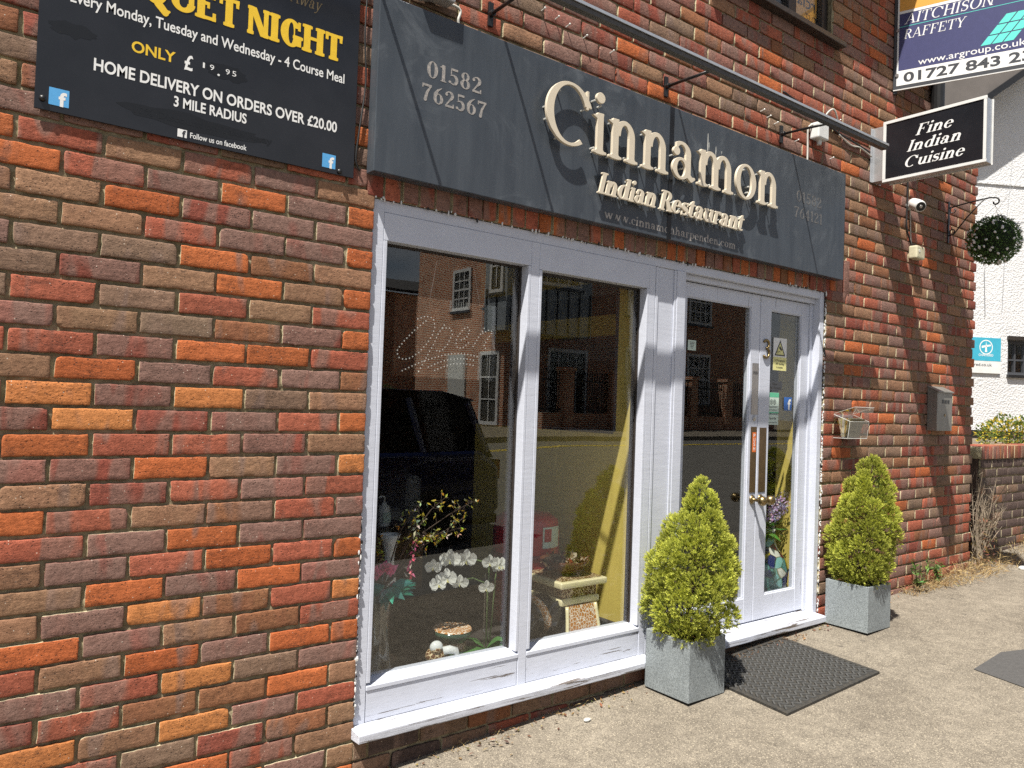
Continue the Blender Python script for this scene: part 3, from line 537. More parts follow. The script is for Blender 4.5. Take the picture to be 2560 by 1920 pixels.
class Bricks:
    def __init__(s): s.v = []; s.f = []; s.c = []; s.k = []; s.n = 0
    def brick(s, x0, x1, zc, hgt, code, fine=False, back=.016, y0=0.0, soldier=False, wear=1.0):
        """x0..x1, zc, hgt in wall mm"""
        w = (x1-x0)/2; h = hgt/2; cx = (x0+x1)/2+rb.uniform(-1, 1); cz = zc+rb.uniform(-1.4, 1.4); tilt = rb.uniform(-.006, .006); ty = rb.uniform(-1.6, 1.6); yaw_ = rb.uniform(-.006, .006); pz = rb.uniform(-.012, .012)
        nx = max(2, int(w*2/(11 if fine else 34))); nz = 4 if fine else 2
        e = [0, 1.1, 3.4]; U = [-w+q for q in e]+[(-w+3.4)+(2*w-6.8)*i/(nx) for i in range(1, nx)]+[w-q for q in e[::-1]]
        V = [-h+q for q in e]+[(-h+3.4)+(2*h-6.8)*i/(nz) for i in range(1, nz)]+[h-q for q in e[::-1]]
        fe = lambda d: 1.7*(1-d/3.4)**2 if d < 3.4 else 0
        sd = rb.uniform(0, 900); cr = [rb.uniform(1, 4) if rb.random() < .84 else rb.uniform(7, 17)*wear for _ in range(4)]
        NU, NV = len(U), len(V); base = s.n; idx = {}
        for j, vv in enumerate(V):
            for i, q in enumerate(U):
                du = w-abs(q); dv = h-abs(vv)
                o1 = noise.noise((q*.030+sd, vv*.045, 1.3)); o2 = noise.noise((q*.030+sd, vv*.045, 7.7)); o3 = noise.noise((q*.16+sd, vv*.16, 3.1))
                wt = max(0, 1-min(du, dv)/14)
                x = q+wt*(o1*1.8+o3*2.3); z = vv+wt*(o2*1.8+o3*2.5); y = fe(du)+fe(dv)+noise.noise((q*.02+sd, vv*.03, 11))*1.3+noise.noise((q*.07+sd, vv*.09, 5))*.7+o3*.6
                r_ = cr[(q > 0)+2*(vv > 0)]
                if du < r_ and dv < r_:      # worn corners
                    a = r_-du; b = r_-dv; l = math.hypot(a, b)
                    if l > r_: k = r_/l; x -= math.copysign(a*(1-k), q); z -= math.copysign(b*(1-k), vv)
                s.v.append(((cx+x-tilt*z)/1000, (y+ty+yaw_*x+pz*z)/1000+y0, (cz+z+tilt*x)/1000+2.2))
        s.n += NU*NV
        nf = 0
        for j in range(NV-1):
            for i in range(NU-1): a = base+j*NU+i; s.f.append((a, a+1, a+NU+1, a+NU)); nf += 1
        ring = [base+i for i in range(NU)]+[base+j*NU+NU-1 for j in range(1, NV)]+[base+(NV-1)*NU+i for i in range(NU-2, -1, -1)]+[base+j*NU for j in range(NV-2, 0, -1)]
        rim = s.n
        for q in ring: s.v.append(s.v[q])
        s.n += len(ring); b2 = s.n
        for q in ring: p = s.v[q]; s.v.append((p[0], back+y0, p[2]))
        s.n += len(ring); n = len(ring)
        sides = []
        for i in range(n): a, b = rim+i, rim+(i+1) % n; s.f.append((b, a, b2+i, b2+(i+1) % n)); sides.append(3 if i >= NU+NV-1+NU-1 else 2 if i >= NU+NV-2 else 0)
        c = PAL[code]; t = rb.uniform(.86, 1.14); t2 = rb.uniform(-.05, .05)
        c = (c[0]*t, c[1]*t*(1+t2), c[2]*t*(1+t2)); kk = {'P': 1.0, 'D': .75, 'R': .55, 'K': .6, 'G': .4, 'M': 0}.get(code, .15)*rb.uniform(.5, 1.1)
        k = (kk, {'B': .5, 'P': .7, 'G': .35, 'K': .9, 'R': .5, 'M': 0}.get(code, .15)*rb.uniform(.3, 1.2), 0)
        lm_, tm_ = rb.random() < .62, rb.random() < .16; mc = (.52, .46, .30)  # sunlit edges put into colour: mortar cream on some left and top sides
        sc_ = [mc if (q == 3 and lm_) or (q == 2 and tm_) else c for q in sides]
        s.c += [c]*nf+sc_; s.k += [k]*nf+[(0, 0, 0)]*len(sides)
    def row(s, xa, xb, k, off, colors=None, fine=None, right_in=True, back_end=None, mod=225, z=None, y0=0.0, wts=None, rev=False):
        """one course between xa and xb; joints at xb-off-n*mod (counted from the right end), or from the left end if rev"""
        zc = -75*k if z is None else z; js = []; n = 0
        if rev:
            x = xa+off if off else xa+mod
            js = [xa]
            while x < xb-50: js.append(x); x += mod
            js.append(xb); js = js[::-1]
        else:
            js = [xb]; x = xb-(off if off else mod)
            while x > xa+30: js.append(x); x -= mod
            js.append(xa)
        for i in range(len(js)-1):
            x1, x0 = js[i], js[i+1]; g1 = 0 if i == 0 else rb.uniform(4.5, 7); g0 = 0 if i == len(js)-2 else rb.uniform(4.5, 7)
            if hidden(x0, x1, zc): continue
            code = colors[i] if colors and i < len(colors) else (rb.choice(wts) if wts else pick())
            f = (x0 < 400 and zc < 150) if fine is None else fine
            s.brick(x0+g0, x1-g1, zc, rb.uniform(61.5, 65), code, f, back=back_end if (back_end and i == 0 and not rev or back_end and rev and i == 0) else .016, y0=y0)
    def build(s, name, mat, parent=None):
        me = bpy.data.meshes.new(name); me.from_pydata(s.v, [], s.f); me.materials.append(mat)
        vcol(me, 'bcol', s.c); vcol(me, 'bk', s.k); me.polygons.foreach_set('use_smooth', [True]*len(me.polygons)); me.update()
        o = bpy.data.objects.new(name, me); C.objects.link(o)
        if parent is not None: o.parent = parent; o.matrix_parent_inverse = Matrix.Translation(parent.location).inverted()
        return o
def hidden(x0, x1, z):
    if x0 > 40 and x1 < 3060 and 60 < z < 600: return True          # behind the fascia
    if x0 > -1000 and x1 < -160 and 90 < z < 600: return True       # behind the banquet board
    if 1950 < x0 and x1 < 3090 and z > 1500: return True             # upstairs window
    return False
bld = thing('brick_building', W(2000, 1000, -2200), 'two storey building of mixed red, orange and purple stock brick', 'building')
BK = Bricks()
for k in range(-20, 32):
    odd = k % 2 == 1; half = 0 if odd else 107
    if k >= 1:                                                        # left of the shopfront
        BK.row(-2250, -1, k, half, LEFT.get(k))
    elif k >= -2: BK.row(-2250, -34, k, (190 if odd else 80), None)
    if 1 <= k <= 27:                                                  # right of the door, toothed corner
        BK.row(3088, 5222 if odd else 5192, k, 0 if odd else 108, None, rev=True, back_end=.10, mod=221)
    elif -2 <= k <= 0: BK.row(3305, 5222 if odd else 5192, k, 0 if odd else 108, None, rev=True, back_end=.10, mod=221)
for k in range(-42, -2):
    odd = k % 2 == 1
    if k >= -38: BK.row(-2250, -2, k, 0 if odd else 107, None, fine=False)
    end = (5222 if odd else 5192) if k > -17 else 4460
    if k <= -20:                                                      # piers either side of the upstairs window
        BK.row(3084, end, k, 0 if odd else 108, None, rev=True, mod=222); BK.row(-2, 1900, k, 0, None, rev=True)
    else: BK.row(0, end, k, 0 if odd else 112, None, rev=True, mod=222, back_end=.10)
x = -31
while x < 3296:                                                       # soldier course over the shopfront
    BK.brick(x, x+64, 52, 222, pick('RRDDOOPK'), False, soldier=True); x += 75.2
for k in (28, 29): BK.row(2, 3084, k, 100 if k == 28 else 0, None, wts='MKMDRG')
for k in (28, 29): BK.row(3088, 5200, k, 0 if k == 29 else 100, None, rev=True, mod=221)
BK.build('wall', M['brick'], bld)
def sheet(x0, x1, z0, z1, res, y=.0102, amp=.0046):
    nx = max(2, int((x1-x0)/res)); nz = max(2, int((z1-z0)/res)); X, Zz = np.meshgrid(np.linspace(x0, x1, nx+1), np.linspace(z0, z1, nz+1))
    Y = np.zeros_like(X); rs = np.random.RandomState(5)
    for q in range(14): a = rs.uniform(0, 6.28); fr = rs.uniform(.04, .28); Y += np.sin((X*math.cos(a)+Zz*math.sin(a))*fr+rs.uniform(0, 6.28))
    Y = y+Y/14**.5*amp*.6
    vs = np.stack([X/1000, Y, Zz/1000+2.2], -1).reshape(-1, 3); i = np.arange(nx*nz); a = (i//nx)*(nx+1)+i % nx
    return vs, np.stack([a, a+1, a+nx+2, a+nx+1], -1)
mo = MB()
for args in ((-2250, -1, -2360, 60, 8), (-2250, -1, 60, 2860, 30), (3086, 5200, -2300, -40, 11), (-2, 3300, -62, 300, 22), (3300, 5200, -40, 1270, 14), (-2, 3300, 300, 1478, 16), (3075, 4460, 1270, 3200, 24), (-2, 1900, 1478, 3200, 40), (1, 3086, -2360, -2046, 12)):
    vs, fs = sheet(*args); mo.add(vs.tolist(), fs.tolist())
mo.build('mortar', M['mortar'], bld, smooth=True)
core = MB()
core.wb(-2250, -3, 20, 230, -2360, 2795); core.wb(3092, 5190, 20, 230, -2360, 1260); core.wb(3092, 4455, 20, 230, 1261, 3200); core.wb(-2, 3091, 20, 230, -55, 1470); core.wb(-2, 1898, 20, 230, 1471, 3200)
core.wb(5060, 5189, 231, 3500, -2360, 1260)
core.build('wall_core', M['mortar'], bld)
# eaves high on the wall: their shade reaches down to the upstairs sill
ev = MB(); ev.wb(-2250, 4460, -345, 230, 2800, 2840); ev.wb(-2250, 4460, -360, -346, 2790, 2960); ev.wb(-2250, 4460, -345, 230, 2841, 2980)
ev.build('eaves', M['timber'], bld, bevel=.004)
pp = MB(); pp.tube([W(4400, -45, 1262), W(4400, -45, 2790)], .045, 14); pp.wb(4352, 4456, -92, 2, 1262, 1290); pp.wb(4350, 4458, -95, 3, 1900, 1935); pp.build('downpipe', M['black'], bld)
cp = MB(); cp.wb(4462, 5235, -12, 232, 1262, 1300); cp.build('coping', M['timber'], bld, bevel=.004)
# upstairs window
uwin = MB(); uwin.wb(1902, 3078, 38, 98, 1500, 1555); uwin.wb(3018, 3078, 38, 98, 1556, 3100); uwin.wb(2660, 2740, 40, 96, 1556, 3100); uwin.wb(1902, 1960, 38, 98, 1556, 3100); uwin.wb(1902, 3078, 38, 98, 2700, 2760)
uw = uwin.build('window', M['timber'], bld, bevel=.003)
s_ = MB(); s_.prism([W(1850, 30, 1506), W(1850, -58, 1486), W(1850, -58, 1456), W(1850, 30, 1456)], (1.29, 0, 0)); s_.build('sill', M['timber'], uw, bevel=.003)
MB().wb(1960, 2660, 66, 70, 1556, 2700).wb(2740, 3018, 66, 70, 1556, 2700).build('pane', M['glass'], uw)
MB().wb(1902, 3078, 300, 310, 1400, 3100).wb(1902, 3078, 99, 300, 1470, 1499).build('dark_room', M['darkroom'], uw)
pz = MB().wb(2752, 3010, 74, 76, 1560, 2300).build('poster', M['orange'], uw); pz['label'] = 'orange paper poster seen from behind'
sans('rcial', W(2992, 73, 1668), Vector((-1, 0, 0)), UZ, NY, .215, .075, 'lettering', M['ink'], uw, depth=.0002)
sans('ng', W(3012, 73, 1588), Vector((-1, 0, 0)), UZ, NY, .12, .075, 'lettering', M['ink'], uw, depth=.0002)
# ------------------------------------------------------------------ ground
def gz(x, y):
    z = .0445*min(max(x, -12), 12)-.004
    if y < -1.93: z -= .105
    z += .02*max(y, -6) if y < 0 else 0
    if y < -14.2: z = .12+.0445*min(x, 12)*.6
    return z
gm = MB()
xs = sorted(set([-40, -20, -10, -6, -4]+[i*.25-3 for i in range(61)]+[14, 18, 25, 40, 70])); ys = sorted(set([-60, -40, -26, -20, -14.21, -14.2, -10, -6, -4, -3, -1.931, -1.93, -1.5, -1, -.5, 0, .4, 1, 3, 8, 20, 40]))
vs = [(x_, y_, gz(x_, y_)) for y_ in ys for x_ in xs]; n = len(xs)
g2 = MB().add(vs, [(j*n+i, j*n+i+1, (j+1)*n+i+1, (j+1)*n+i) for j in range(len(ys)-1) for i in range(n-1) if ys[j] >= -1.94 or ys[j+1] <= -14.2])
struct(g2.build('pavement', M['asphalt'], smooth=False))
g3 = MB().add(vs, [(j*n+i, j*n+i+1, (j+1)*n+i+1, (j+1)*n+i) for j in range(len(ys)-1) for i in range(n-1) if ys[j] < -1.94 and ys[j+1] > -14.2])
struct(g3.build('road', M['road']))
for y_ in (-12.25, -12.45):
    m = MB(); m.add([(x_, y_+d, gz(x_, y_)+.006) for d in (0, .12) for x_ in xs], [(i, i+1, n+i+1, n+i) for i in range(n-1)]); tag(m.build('road_marking', M['yline']), kind='structure')
def gpt(x, y, d=0): return Vector((x, y, gz(x, y)+d))
m = MB(); pts = [(3.02, -.90), (3.40, -.885), (3.75, -1.02), (4.4, -1.18), (4.35, -1.55), (3.45, -1.40), (2.97, -1.15)]
m.prism([gpt(*q, .0025) for q in pts], (0, 0, .0025)); tag(m.build('tar_patch', M['patch']), kind='structure')
# ------------------------------------------------------------------ shopfront joinery
sf = thing('shop_front', W(1540, 40, -2050), 'white painted timber shopfront with two display windows and double door', 'shopfront')
PT, PW, PB = M['paint'], M['paint_worn'], M['paint_bad']
fr = MB()
fr.wb(3, 50, 15, 110, -2014, -62); fr.wb(50, 3040, 17, 110, -106, -62); fr.wb(3040, 3083, 14, 110, -2052, -62)
fr.wb(768, 813, 15, 110, -2014, -107); fr.wb(1515, 1558, 15, 110, -2014, -107); fr.wb(1718, 1783, 12, 110, -2052, -107)
fr.wb(1783, 3039, 45, 110, -136, -107); fr.wb(3012, 3039, 60, 110, -2010, -137); fr.wb(1784, 1800, 60, 110, -2010, -137)
fr.build('frame', PT, sf, bevel=.0022)
pnl = MB(); pnl.wb(1559, 1717, 22, 100, -2052, -107); pnl.build('side_panel', PT, sf, bevel=.002)
bl = MB(); bl.wb(1562, 1580, 15, 21, -2046, -108); bl.wb(1700, 1716, 15, 21, -2046, -108); bl.build('bead', PT, sf, bevel=.002)
for (a, b, zt) in ((51, 767, -212), (814, 1514, -222)):
    w = MB(); w.wb(a, b, 15, 100, zt, -107); w.wb(a, a+16, 14, 100, -1868, zt-1); w.wb(b-15, b, 14, 100, -1868, zt-1)
    wo = w.build('window', PT, sf, bevel=.0022)
    bs = MB(); bs.prism([W(a, 100, -1896), W(a, 100, -1862), W(a, 66, -1862), W(a, 13, -1880), W(a, 13, -1896)], ((b-a)/1000, 0, 0)); bs.build('rail', PW, wo, bevel=.002)
    MB().wb(a+14, b-13, 66, 71, -1866, zt+3).build('pane', M['glass'], wo)
    dk = MB(); dk.wb(a+16, a+24, 72, 96, -1868, zt); dk.wb(b-24, b-16, 60, 96, -1868, zt); dk.wb(a+25, b-25, 60, 96, zt-9, zt); dk.build('gasket', M['timber'], wo)
    MB().wb(a+2, b-2, 17, 90, -2012, -1897).build('bottom_panel', PW, sf, bevel=.002)
si = MB(); si.prism([W(-9, 110, -2008), W(-9, 10, -2014), W(-9, -60, -2022), W(-9, -60, -2052), W(-9, 20, -2056), W(-9, 110, -2056)], (1.566, 0, 0)); si.build('sill', PB, sf, bevel=.003)
tsp = MB(); tsp.prism([W(1722, 120, -2008), W(1722, -66, -2022), W(1722, -66, -2056), W(1722, 120, -2062)], (1.345, 0, 0)); tsp.build('threshold', PB, sf, bevel=.004)
# flaking sealant between timber and brick
rs = random.Random(3); sb = MB()
for _ in range(560):
    side = rs.random()
    if side < .5: x_, z_ = 3085+rs.gauss(0, 3.2), rs.uniform(-2050, -60)
    elif side < .75: x_, z_ = rs.uniform(0, 3080), -61+rs.gauss(0, 4.0)
    else: x_, z_ = rs.gauss(0, 2.6), rs.uniform(-2010, -1250)
    s0 = rs.uniform(2.0, 6.5); sb.cur = 0 if rs.random() < .72 else 1; sb.ball(W(x_, rs.uniform(1, 10), z_), .001, 5, 4, (s0*rs.uniform(.5, 1.2), s0*.7, s0*rs.uniform(.8, 2.2)))
sb.build('sealant', [M['whitebox'], M['black']], sf)['kind'] = 'stuff'
# doors
def leaf(a, b, ga, gb, name_label):
    d = MB(); d.wb(a, ga, 70, 112, -2004, -140); d.wb(gb, b, 70, 112, -2004, -140); d.wb(ga, gb, 71, 111, -216, -140); d.wb(ga, gb, 71, 111, -2004, -1868)
    o = d.build('door', M['paint_door'], sf, bevel=.003); o['label'] = name_label
    bd = MB()
    bd.wb(ga, ga+7, 76, 86, -1861, -222); bd.wb(gb-7, gb, 76, 86, -1861, -222); bd.wb(ga, gb, 76, 86, -1868, -1862); bd.wb(ga, gb, 76, 86, -222, -216); bd.build('bead', PT, o)
    MB().wb(ga+1, gb-1, 88, 93, -1867, -217).build('pane', M['glass'], o); return o
d1 = leaf(1801, 2511, 1868, 2428, 'wider door leaf with push plates'); d2 = leaf(2517, 3011, 2622, 2934, 'narrower door leaf with house number 3')
pl = MB().wb(2446, 2506, 66.5, 69.5, -826, -533).build('push_plate', M['steel'], d1, bevel=.0008); pl['label'] = 'upper steel plate engraved PUSH'
sans('PUSH', W(2455, 66.2, -598), UX, UZ, NY, .043, .017, 'engraving', M['ink'], d1, bold=.01, depth=.0003)
pb_ = MB().wb(2449, 2503, 66.5, 69.5, -1271, -897).build('push_plate', M['brown_plate'], d1, bevel=.0008); pb_['label'] = 'brown metal plate below the keyhole'
pb2 = MB().wb(2533, 2598, 66.5, 69.5, -1271, -901).build('push_plate', M['brown_plate'], d2, bevel=.0008)
sk = MB().wb(2463, 2497, 65.6, 66.3, -1041, -928).build('push_sticker', M['orangered'], d1); sk['label'] = 'orange sticker reading PUSH downward'
for i, ch in enumerate('PUSH'): sans(ch, W(2472, 65.4, -956-i*25), UX, UZ, NY, .017, .019, 'lettering', M['white'], d1, bold=.012, depth=.0003)
for (x_, par) in ((2478, d1), (2556, d2)):
    k = MB(); k.lathe([(.001, 0), (.026, .001), (.027, .004), (.019, .010), (.010, .016), (.009, .044), (.014, .047), (.0245, .055), (.0285, .070), (.0245, .085), (.012, .094), (.001, .096)], W(x_, 70, -1311), 'Y', 24)
    k.build('door_knob', M['brass'], par, smooth=True)
lk = MB(); lk.lathe([(.001, 0), (.015, 0), (.015, .004), (.011, .006), (.001, .006)], W(2478, 70, -849), 'Y', 20); lk.build('keyhole', M['steel'], d1, smooth=True)
th = [(math.cos(R(a)), math.sin(R(a))) for a in range(150, -91, -20)]
pts = [W(2569+26*c, 64, -418+24*s_2) for c, s_2 in th]+[W(2569+29*c, 64, -468+28*s_2) for c, s_2 in [(math.cos(R(a)), math.sin(R(a))) for a in range(75, -161, -20)]]
nm = MB().tube(pts, .0072, 10).build('house_number', M['brass'], d2, smooth=True); nm['label'] = 'brass numeral 3'
def stick(x0, x1, z0, z1, mat, par, label, y=87): o = MB().wb(x0, x1, y-.5, y, z0, z1).build('sticker', mat, par); o['label'] = label; return o
YS = 86.2
stick(2672, 2808, -562, -369, M['white'], d2, 'yellow and white camera warning notice')
MB().wb(2673, 2807, 86.2, 86.4, -561, -482).build('sticker_panel', M['paleyellow'], d2)
MB().prism([W(2686, 86.0, -474), W(2794, 86.0, -474), W(2740, 86.0, -380)], (0, .0002, 0)).build('sticker_panel', M['ink'], d2)
MB().prism([W(2700, 85.7, -467), W(2780, 85.7, -467), W(2740, 85.7, -396)], (0, .0002, 0)).build('sticker_panel', M['paleyellow'], d2)
MB().prism([W(2728, 85.4, -428), W(2752, 85.4, -446), W(2760, 85.4, -434), W(2737, 85.4, -416)], (0, .0002, 0)).prism([W(2716, 85.4, -456), W(2738, 85.4, -450), W(2738, 85.4, -446), W(2716, 85.4, -452)], (0, .0002, 0)).prism([W(2714, 85.4, -460), W(2718, 85.4, -460), W(2718, 85.4, -446), W(2714, 85.4, -446)], (0, .0002, 0)).build('sticker_panel', M['ink'], d2)
for i, (t, wd) in enumerate((('CCTV in operation.', .108), ('24hr recording', .085), ('in progress.', .066))): sans(t, W(2740-wd*500, YS, -508-i*20), UX, UZ, NY, wd, .012, 'lettering', M['ink'], d2, bold=.008, depth=.0006)
stick(2624, 2770, -681, -626, M['boardgrey'], d2, 'dark plaque asking to mind the step')
serif('Please', W(2670, YS, -648), UX, UZ, NY, .05, .012, 'lettering', M['lampmetal'], d2, .0004, italic=.2); serif('Mind The Step', W(2634, YS, -672), UX, UZ, NY, .125, .014, 'lettering', M['lampmetal'], d2, .0004, italic=.2)
stick(2624, 2742, -817, -694, M['palegreen'], d2, 'green and pale travel review sticker')
MB().wb(2625, 2741, 86.2, 86.4, -722, -695).build('sticker_panel', M['green'], d2); MB().wb(2625, 2741, 86.2, 86.4, -816, -808).build('sticker_panel', M['green'], d2)
ow_ = MB()
for cx in (2667, 2699):
    for r0, r1 in ((.015, .0118), (.0075, .004)):
        n = 24; ow_.add([W(cx, 86.0, -750)+Vector((rad*math.cos(2*math.pi*i/n), 0, rad*math.sin(2*math.pi*i/n))) for rad in (r0, r1) for i in range(n)], [(i, (i+1) % n, n+(i+1) % n, n+i) for i in range(n)])
ow_.build('sticker_panel', M['ink'], d2)
sans('tripadvisor', W(2634, YS, -783), UX, UZ, NY, .098, .013, 'lettering', M['ink'], d2, depth=.0006)
sans('recommended on', W(2640, YS, -800), UX, UZ, NY, .085, .007, 'lettering', M['ink'], d2, depth=.0006)
stick(2624, 2740, -884, -824, M['palegreen'], d2, 'small pale tap to pay sticker')
sans('Tap to Pay', W(2648, YS, -852), UX, UZ, NY, .068, .013, 'lettering', M['ink'], d2, bold=.008, depth=.0006); sans('powered by', W(2636, YS, -874), UX, UZ, NY, .09, .008, 'lettering', M['ink'], d2, depth=.0006)
stick(2795, 2876, -797, -717, M['blue2'], d2, 'square blue sticker with white letter f')
sans('f', W(2832, YS, -790), UX, UZ, NY, .034, .058, 'lettering', M['white'], d2, bold=.03, depth=.0006)
stick(1902, 1968, -496, -442, M['palegreen'], d1, 'small pale paper notice at top left of glass')
for i in range(5): MB().wb(1914+i*3, 1956-i*3, 86.1, 86.3, -454-i*8, -451-i*8).build('sticker_panel', M['ink'], d1)
# ------------------------------------------------------------------ fascia with raised lettering
fa = thing('fascia_sign', W(1560, -58, 12), 'long slate grey restaurant fascia with raised cream lettering', 'sign')
b = MB(); b.wb(-40, 1556, -58, -2, 16, 671); b.wb(1560, 3168, -58, -2, 16, 671); b.build('fascia_board', M['slate'], fa, bevel=.003)
MB().wb(1545, 1575, -59.5, -58.6, 18, 669).build('joint_cover', M['faint'], fa)
def lets(text, o, w, h, depth, standoff, S, T, it=0, track=0):
    outs = serif(text, W(o[0], -58-standoff*1000, o[1]), UX, UZ, NY, w, h, 'letter', M['cream'], fa, depth, S, T, it, track, letters=True, bev=.0014)
    for q in outs:
        vs = [v.co for v in q.data.vertices]; pins = None; rs2 = random.Random(len(vs))
        for p in rs2.sample(vs, min(5, len(vs))):
            c = sum((v for v in vs), Vector())/len(vs); pp_ = p+(c-p)*.10; MB().tube([Vector((pp_.x, -.058, pp_.z)), Vector((pp_.x, -.058-standoff, pp_.z))], .0042, 6).build('fixing_pin', M['offwhite'], q)
lets('Cinnamon', (730, 314), 1.672, .262, .014, .026, .125, .042, 0, -.03)
lets('Indian Restaurant', (1050, 143), 1.070, .094, .010, .020, .20, .055, .22, -.045)
def vinyl(t, x_, z_, w, h, S=.17): serif(t, W(x_, -58.2, z_), UX, UZ, NY, w, h, 'lettering', M['silver_vinyl'], fa, .0006, S, .05)
vinyl('01582', 168, 420, .252, .064); vinyl('762567', 150, 328, .297, .064); [serif(t_, W(x_, -58.2, z_), UX, UZ, NY, w_, .062, 'lettering', M['faint_vinyl'], fa, .0006, .13, .05) for t_, x_, z_, w_ in (('01582', 2643, 410, .258), ('764121', 2626, 315, .287))]
serif('www.cinnamonharpenden.com', W(1122, -58.2, 46), UX, UZ, NY, .965, .040, 'lettering', M['silver_vinyl'], fa, .0006, .17, .07)
dr = MB()
for x_, z0, z1, w_ in ((1836, 478, 604, 7), (1846, 520, 560, 4), (1902, 492, 552, 5), (1950, 520, 540, 3)): dr.prism([W(x_-w_*.2, -58.3, z1), W(x_-w_*.5, -58.3, (z0+z1)/2), W(x_, -58.3, z0), W(x_+w_*.5, -58.3, (z0*.4+z1*.6)), W(x_+w_*.2, -58.3, z1)], (0, -.0006, 0))
dr.build('bird_dropping', M['offwhite'], fa)['kind'] = 'stuff'
# ------------------------------------------------------------------ banquet board on the left
bn = thing('menu_board', W(-590, -10, -16), 'black banquet night board with yellow heading left of the fascia', 'sign')
MB().wb(-1087, -96, -14, -8, -15, 905).build('panel', M['signblack'], bn, bevel=.001)
MB().wb(-1050, -1030, -8, 4, 20, 880).wb(-150, -130, -8, 4, 20, 880).build('batten', M['black'], bn)
YB = -14.0
smr = random.Random(4)
for cx_, cz_, a_, b_ in ((-640, 46, 230, 26), (-1000, 235, 60, 24), (-560, 238, 70, 26)):
    MB().prism([W(cx_+a_*math.cos(6.2832*i/26)*smr.uniform(.85, 1.1), -14.2, cz_+b_*math.sin(6.2832*i/26)*smr.uniform(.7, 1.15)-.02*a_*math.cos(6.2832*i/26)) for i in range(26)], (0, -.0002, 0)).build('smear', M['faint'], bn)
def bt(t, x0, x1, z_, h, mat='white', bold=0.0, it=0, d=.0008): return sans(t, W(x0, YB, z_), UX, UZ, NY, (x1-x0)/1000, h/1000, 'lettering', M[mat], bn, bold, it, d)
serif('BANQUET NIGHT', W(-1052, YB, 390), UX, UZ, NY, .892, .092, 'lettering', M['yellow'], bn, .0016, .28, .12)
bt('Every Monday, Tuesday and Wednesday - 4 Course Meal', -1010, -147, 317, 33, bold=.012)
bt('ONLY', -843, -717, 222, 32, 'yellow', .022)
bt('£', -690, -664, 212, 45, bold=.022)
for t, x_ in (('1', -634), ('9', -612), ('9', -562), ('5', -541)): bt(t, x_, x_+(6 if t == '1' else 13), 232, 17)
bt('.', -588, -580, 220, 34, bold=.01)
bt('HOME DELIVERY ON ORDERS OVER £20.00', -942, -168, 135, 35, bold=.022); bt('3 MILE RADIUS', -716, -488, 87, 31, bold=.022)
bt('Follow us on facebook', -663, -484, -2, 17, bold=.012)
bt('10% Discount on Take Away', -830, -400, 38, 20, 'faint', .02)
serif('Take Away', W(-460, YB, 545), UX, UZ, NY, .22, .042, 'lettering', M['bronze'], bn, .0006, .12, .04, .25)
for (x0, x1, z0, z1, mt, fm) in ((-1052, -1001, 4, 54, 'blue', 'white'), (-218, -168, 2, 51, 'blue', 'white'), (-701, -673, -6, 19, 'white', 'ink')):
    MB().wb(x0, x1, YB-1.0, YB-.4, z0, z1).build('logo_tile', M[mt], bn, bevel=.0002)
    w_ = x1-x0; sans('f', W(x0+w_*.48, YB-1.0, z0+w_*.02), UX, UZ, NY, w_*.00040, w_*.00074, 'lettering', M[fm], bn, .035, depth=.0004)
for x_, z_ in ((-1067, 16), (-152, -2)): MB().lathe([(.001, 0), (.009, .001), (.009, .005), (.005, .009), (.001, .010)], W(x_, -14, z_), 'Y', 16).build('screw_cap', M['black'], bn, smooth=True)
# ------------------------------------------------------------------ trough lamp over the fascia
lp = thing('sign_lamp', W(1500, -300, 745), 'long grey trough lamp on three black arms above the fascia', 'lamp')
t = MB(); sec = [(-324, 736), (-321, 760), (-342, 768), (-363, 760), (-360, 733), (-357, 733), (-358, 756), (-342, 763), (-326, 756), (-327, 736)]
t.prism([W(-420, y_, z_) for y_, z_ in sec], (3.495, 0, 0)); t.build('trough', M['lampmetal'], lp); MB().wb(-420, 3075, -369, -364, 752, 764).build('trim', M['alu'], lp); MB().wb(-418, 3073, -356, -328, 735, 739).build('diffuser', M['lens_strip'], lp)  # alu strip added along the rim as its bright highlight
e = MB(); e.prism([W(3072, y_, z_) for y_, z_ in sec[:5]], (.006, 0, 0)); e.build('end_cap', M['lampmetal'], lp)
MB().tube([W(-410, -342, 750), W(3066, -342, 750)], .006, 10).build('lamp_tube', M['offwhite'], lp)
for x_ in (-80, 488, 1565, 2552):
    a = MB().tube([W(x_, -10, 785), W(x_-20, -160, 772), W(x_-48, -322, 752)], .0075, 8).build('arm', M['black'], lp, smooth=True)
    MB().wb(x_-12, x_+12, -12, -1, 735, 835).tube([W(x_, -2, 785), W(x_, -30, 785)], .014, 8).build('wall_plate', M['black'], a, bevel=.002)
# ------------------------------------------------------------------ projecting box sign
ps = thing('hanging_sign', W(3620, -350, 700), 'black and white box sign reading Fine Indian Cuisine', 'sign')
q = MB(); q.wb(3587, 3673, -682, -80, 706, 1088); q.build('box', M['alu'], ps, bevel=.002)
fr = MB(); fr.wb(3580, 3586.5, -688, -74, 700, 718); fr.wb(3580, 3586.5, -688, -74, 1076, 1094); fr.wb(3580, 3586.5, -92, -74, 718, 1076); fr.wb(3580, 3586.5, -688, -670, 718, 1076)
fr.wb(3674, 3680, -688, -74, 700, 718); fr.wb(3674, 3680, -688, -74, 1076, 1094); fr.wb(3674, 3680, -92, -74, 718, 1076); fr.wb(3674, 3680, -688, -670, 718, 1076); fr.build('trim', M['whitebox'], ps, bevel=.0015)
MB().wb(3584.5, 3586, -669, -93, 719, 1075).wb(3675, 3676.5, -669, -93, 719, 1075).build('panel', M['signblack'], ps)
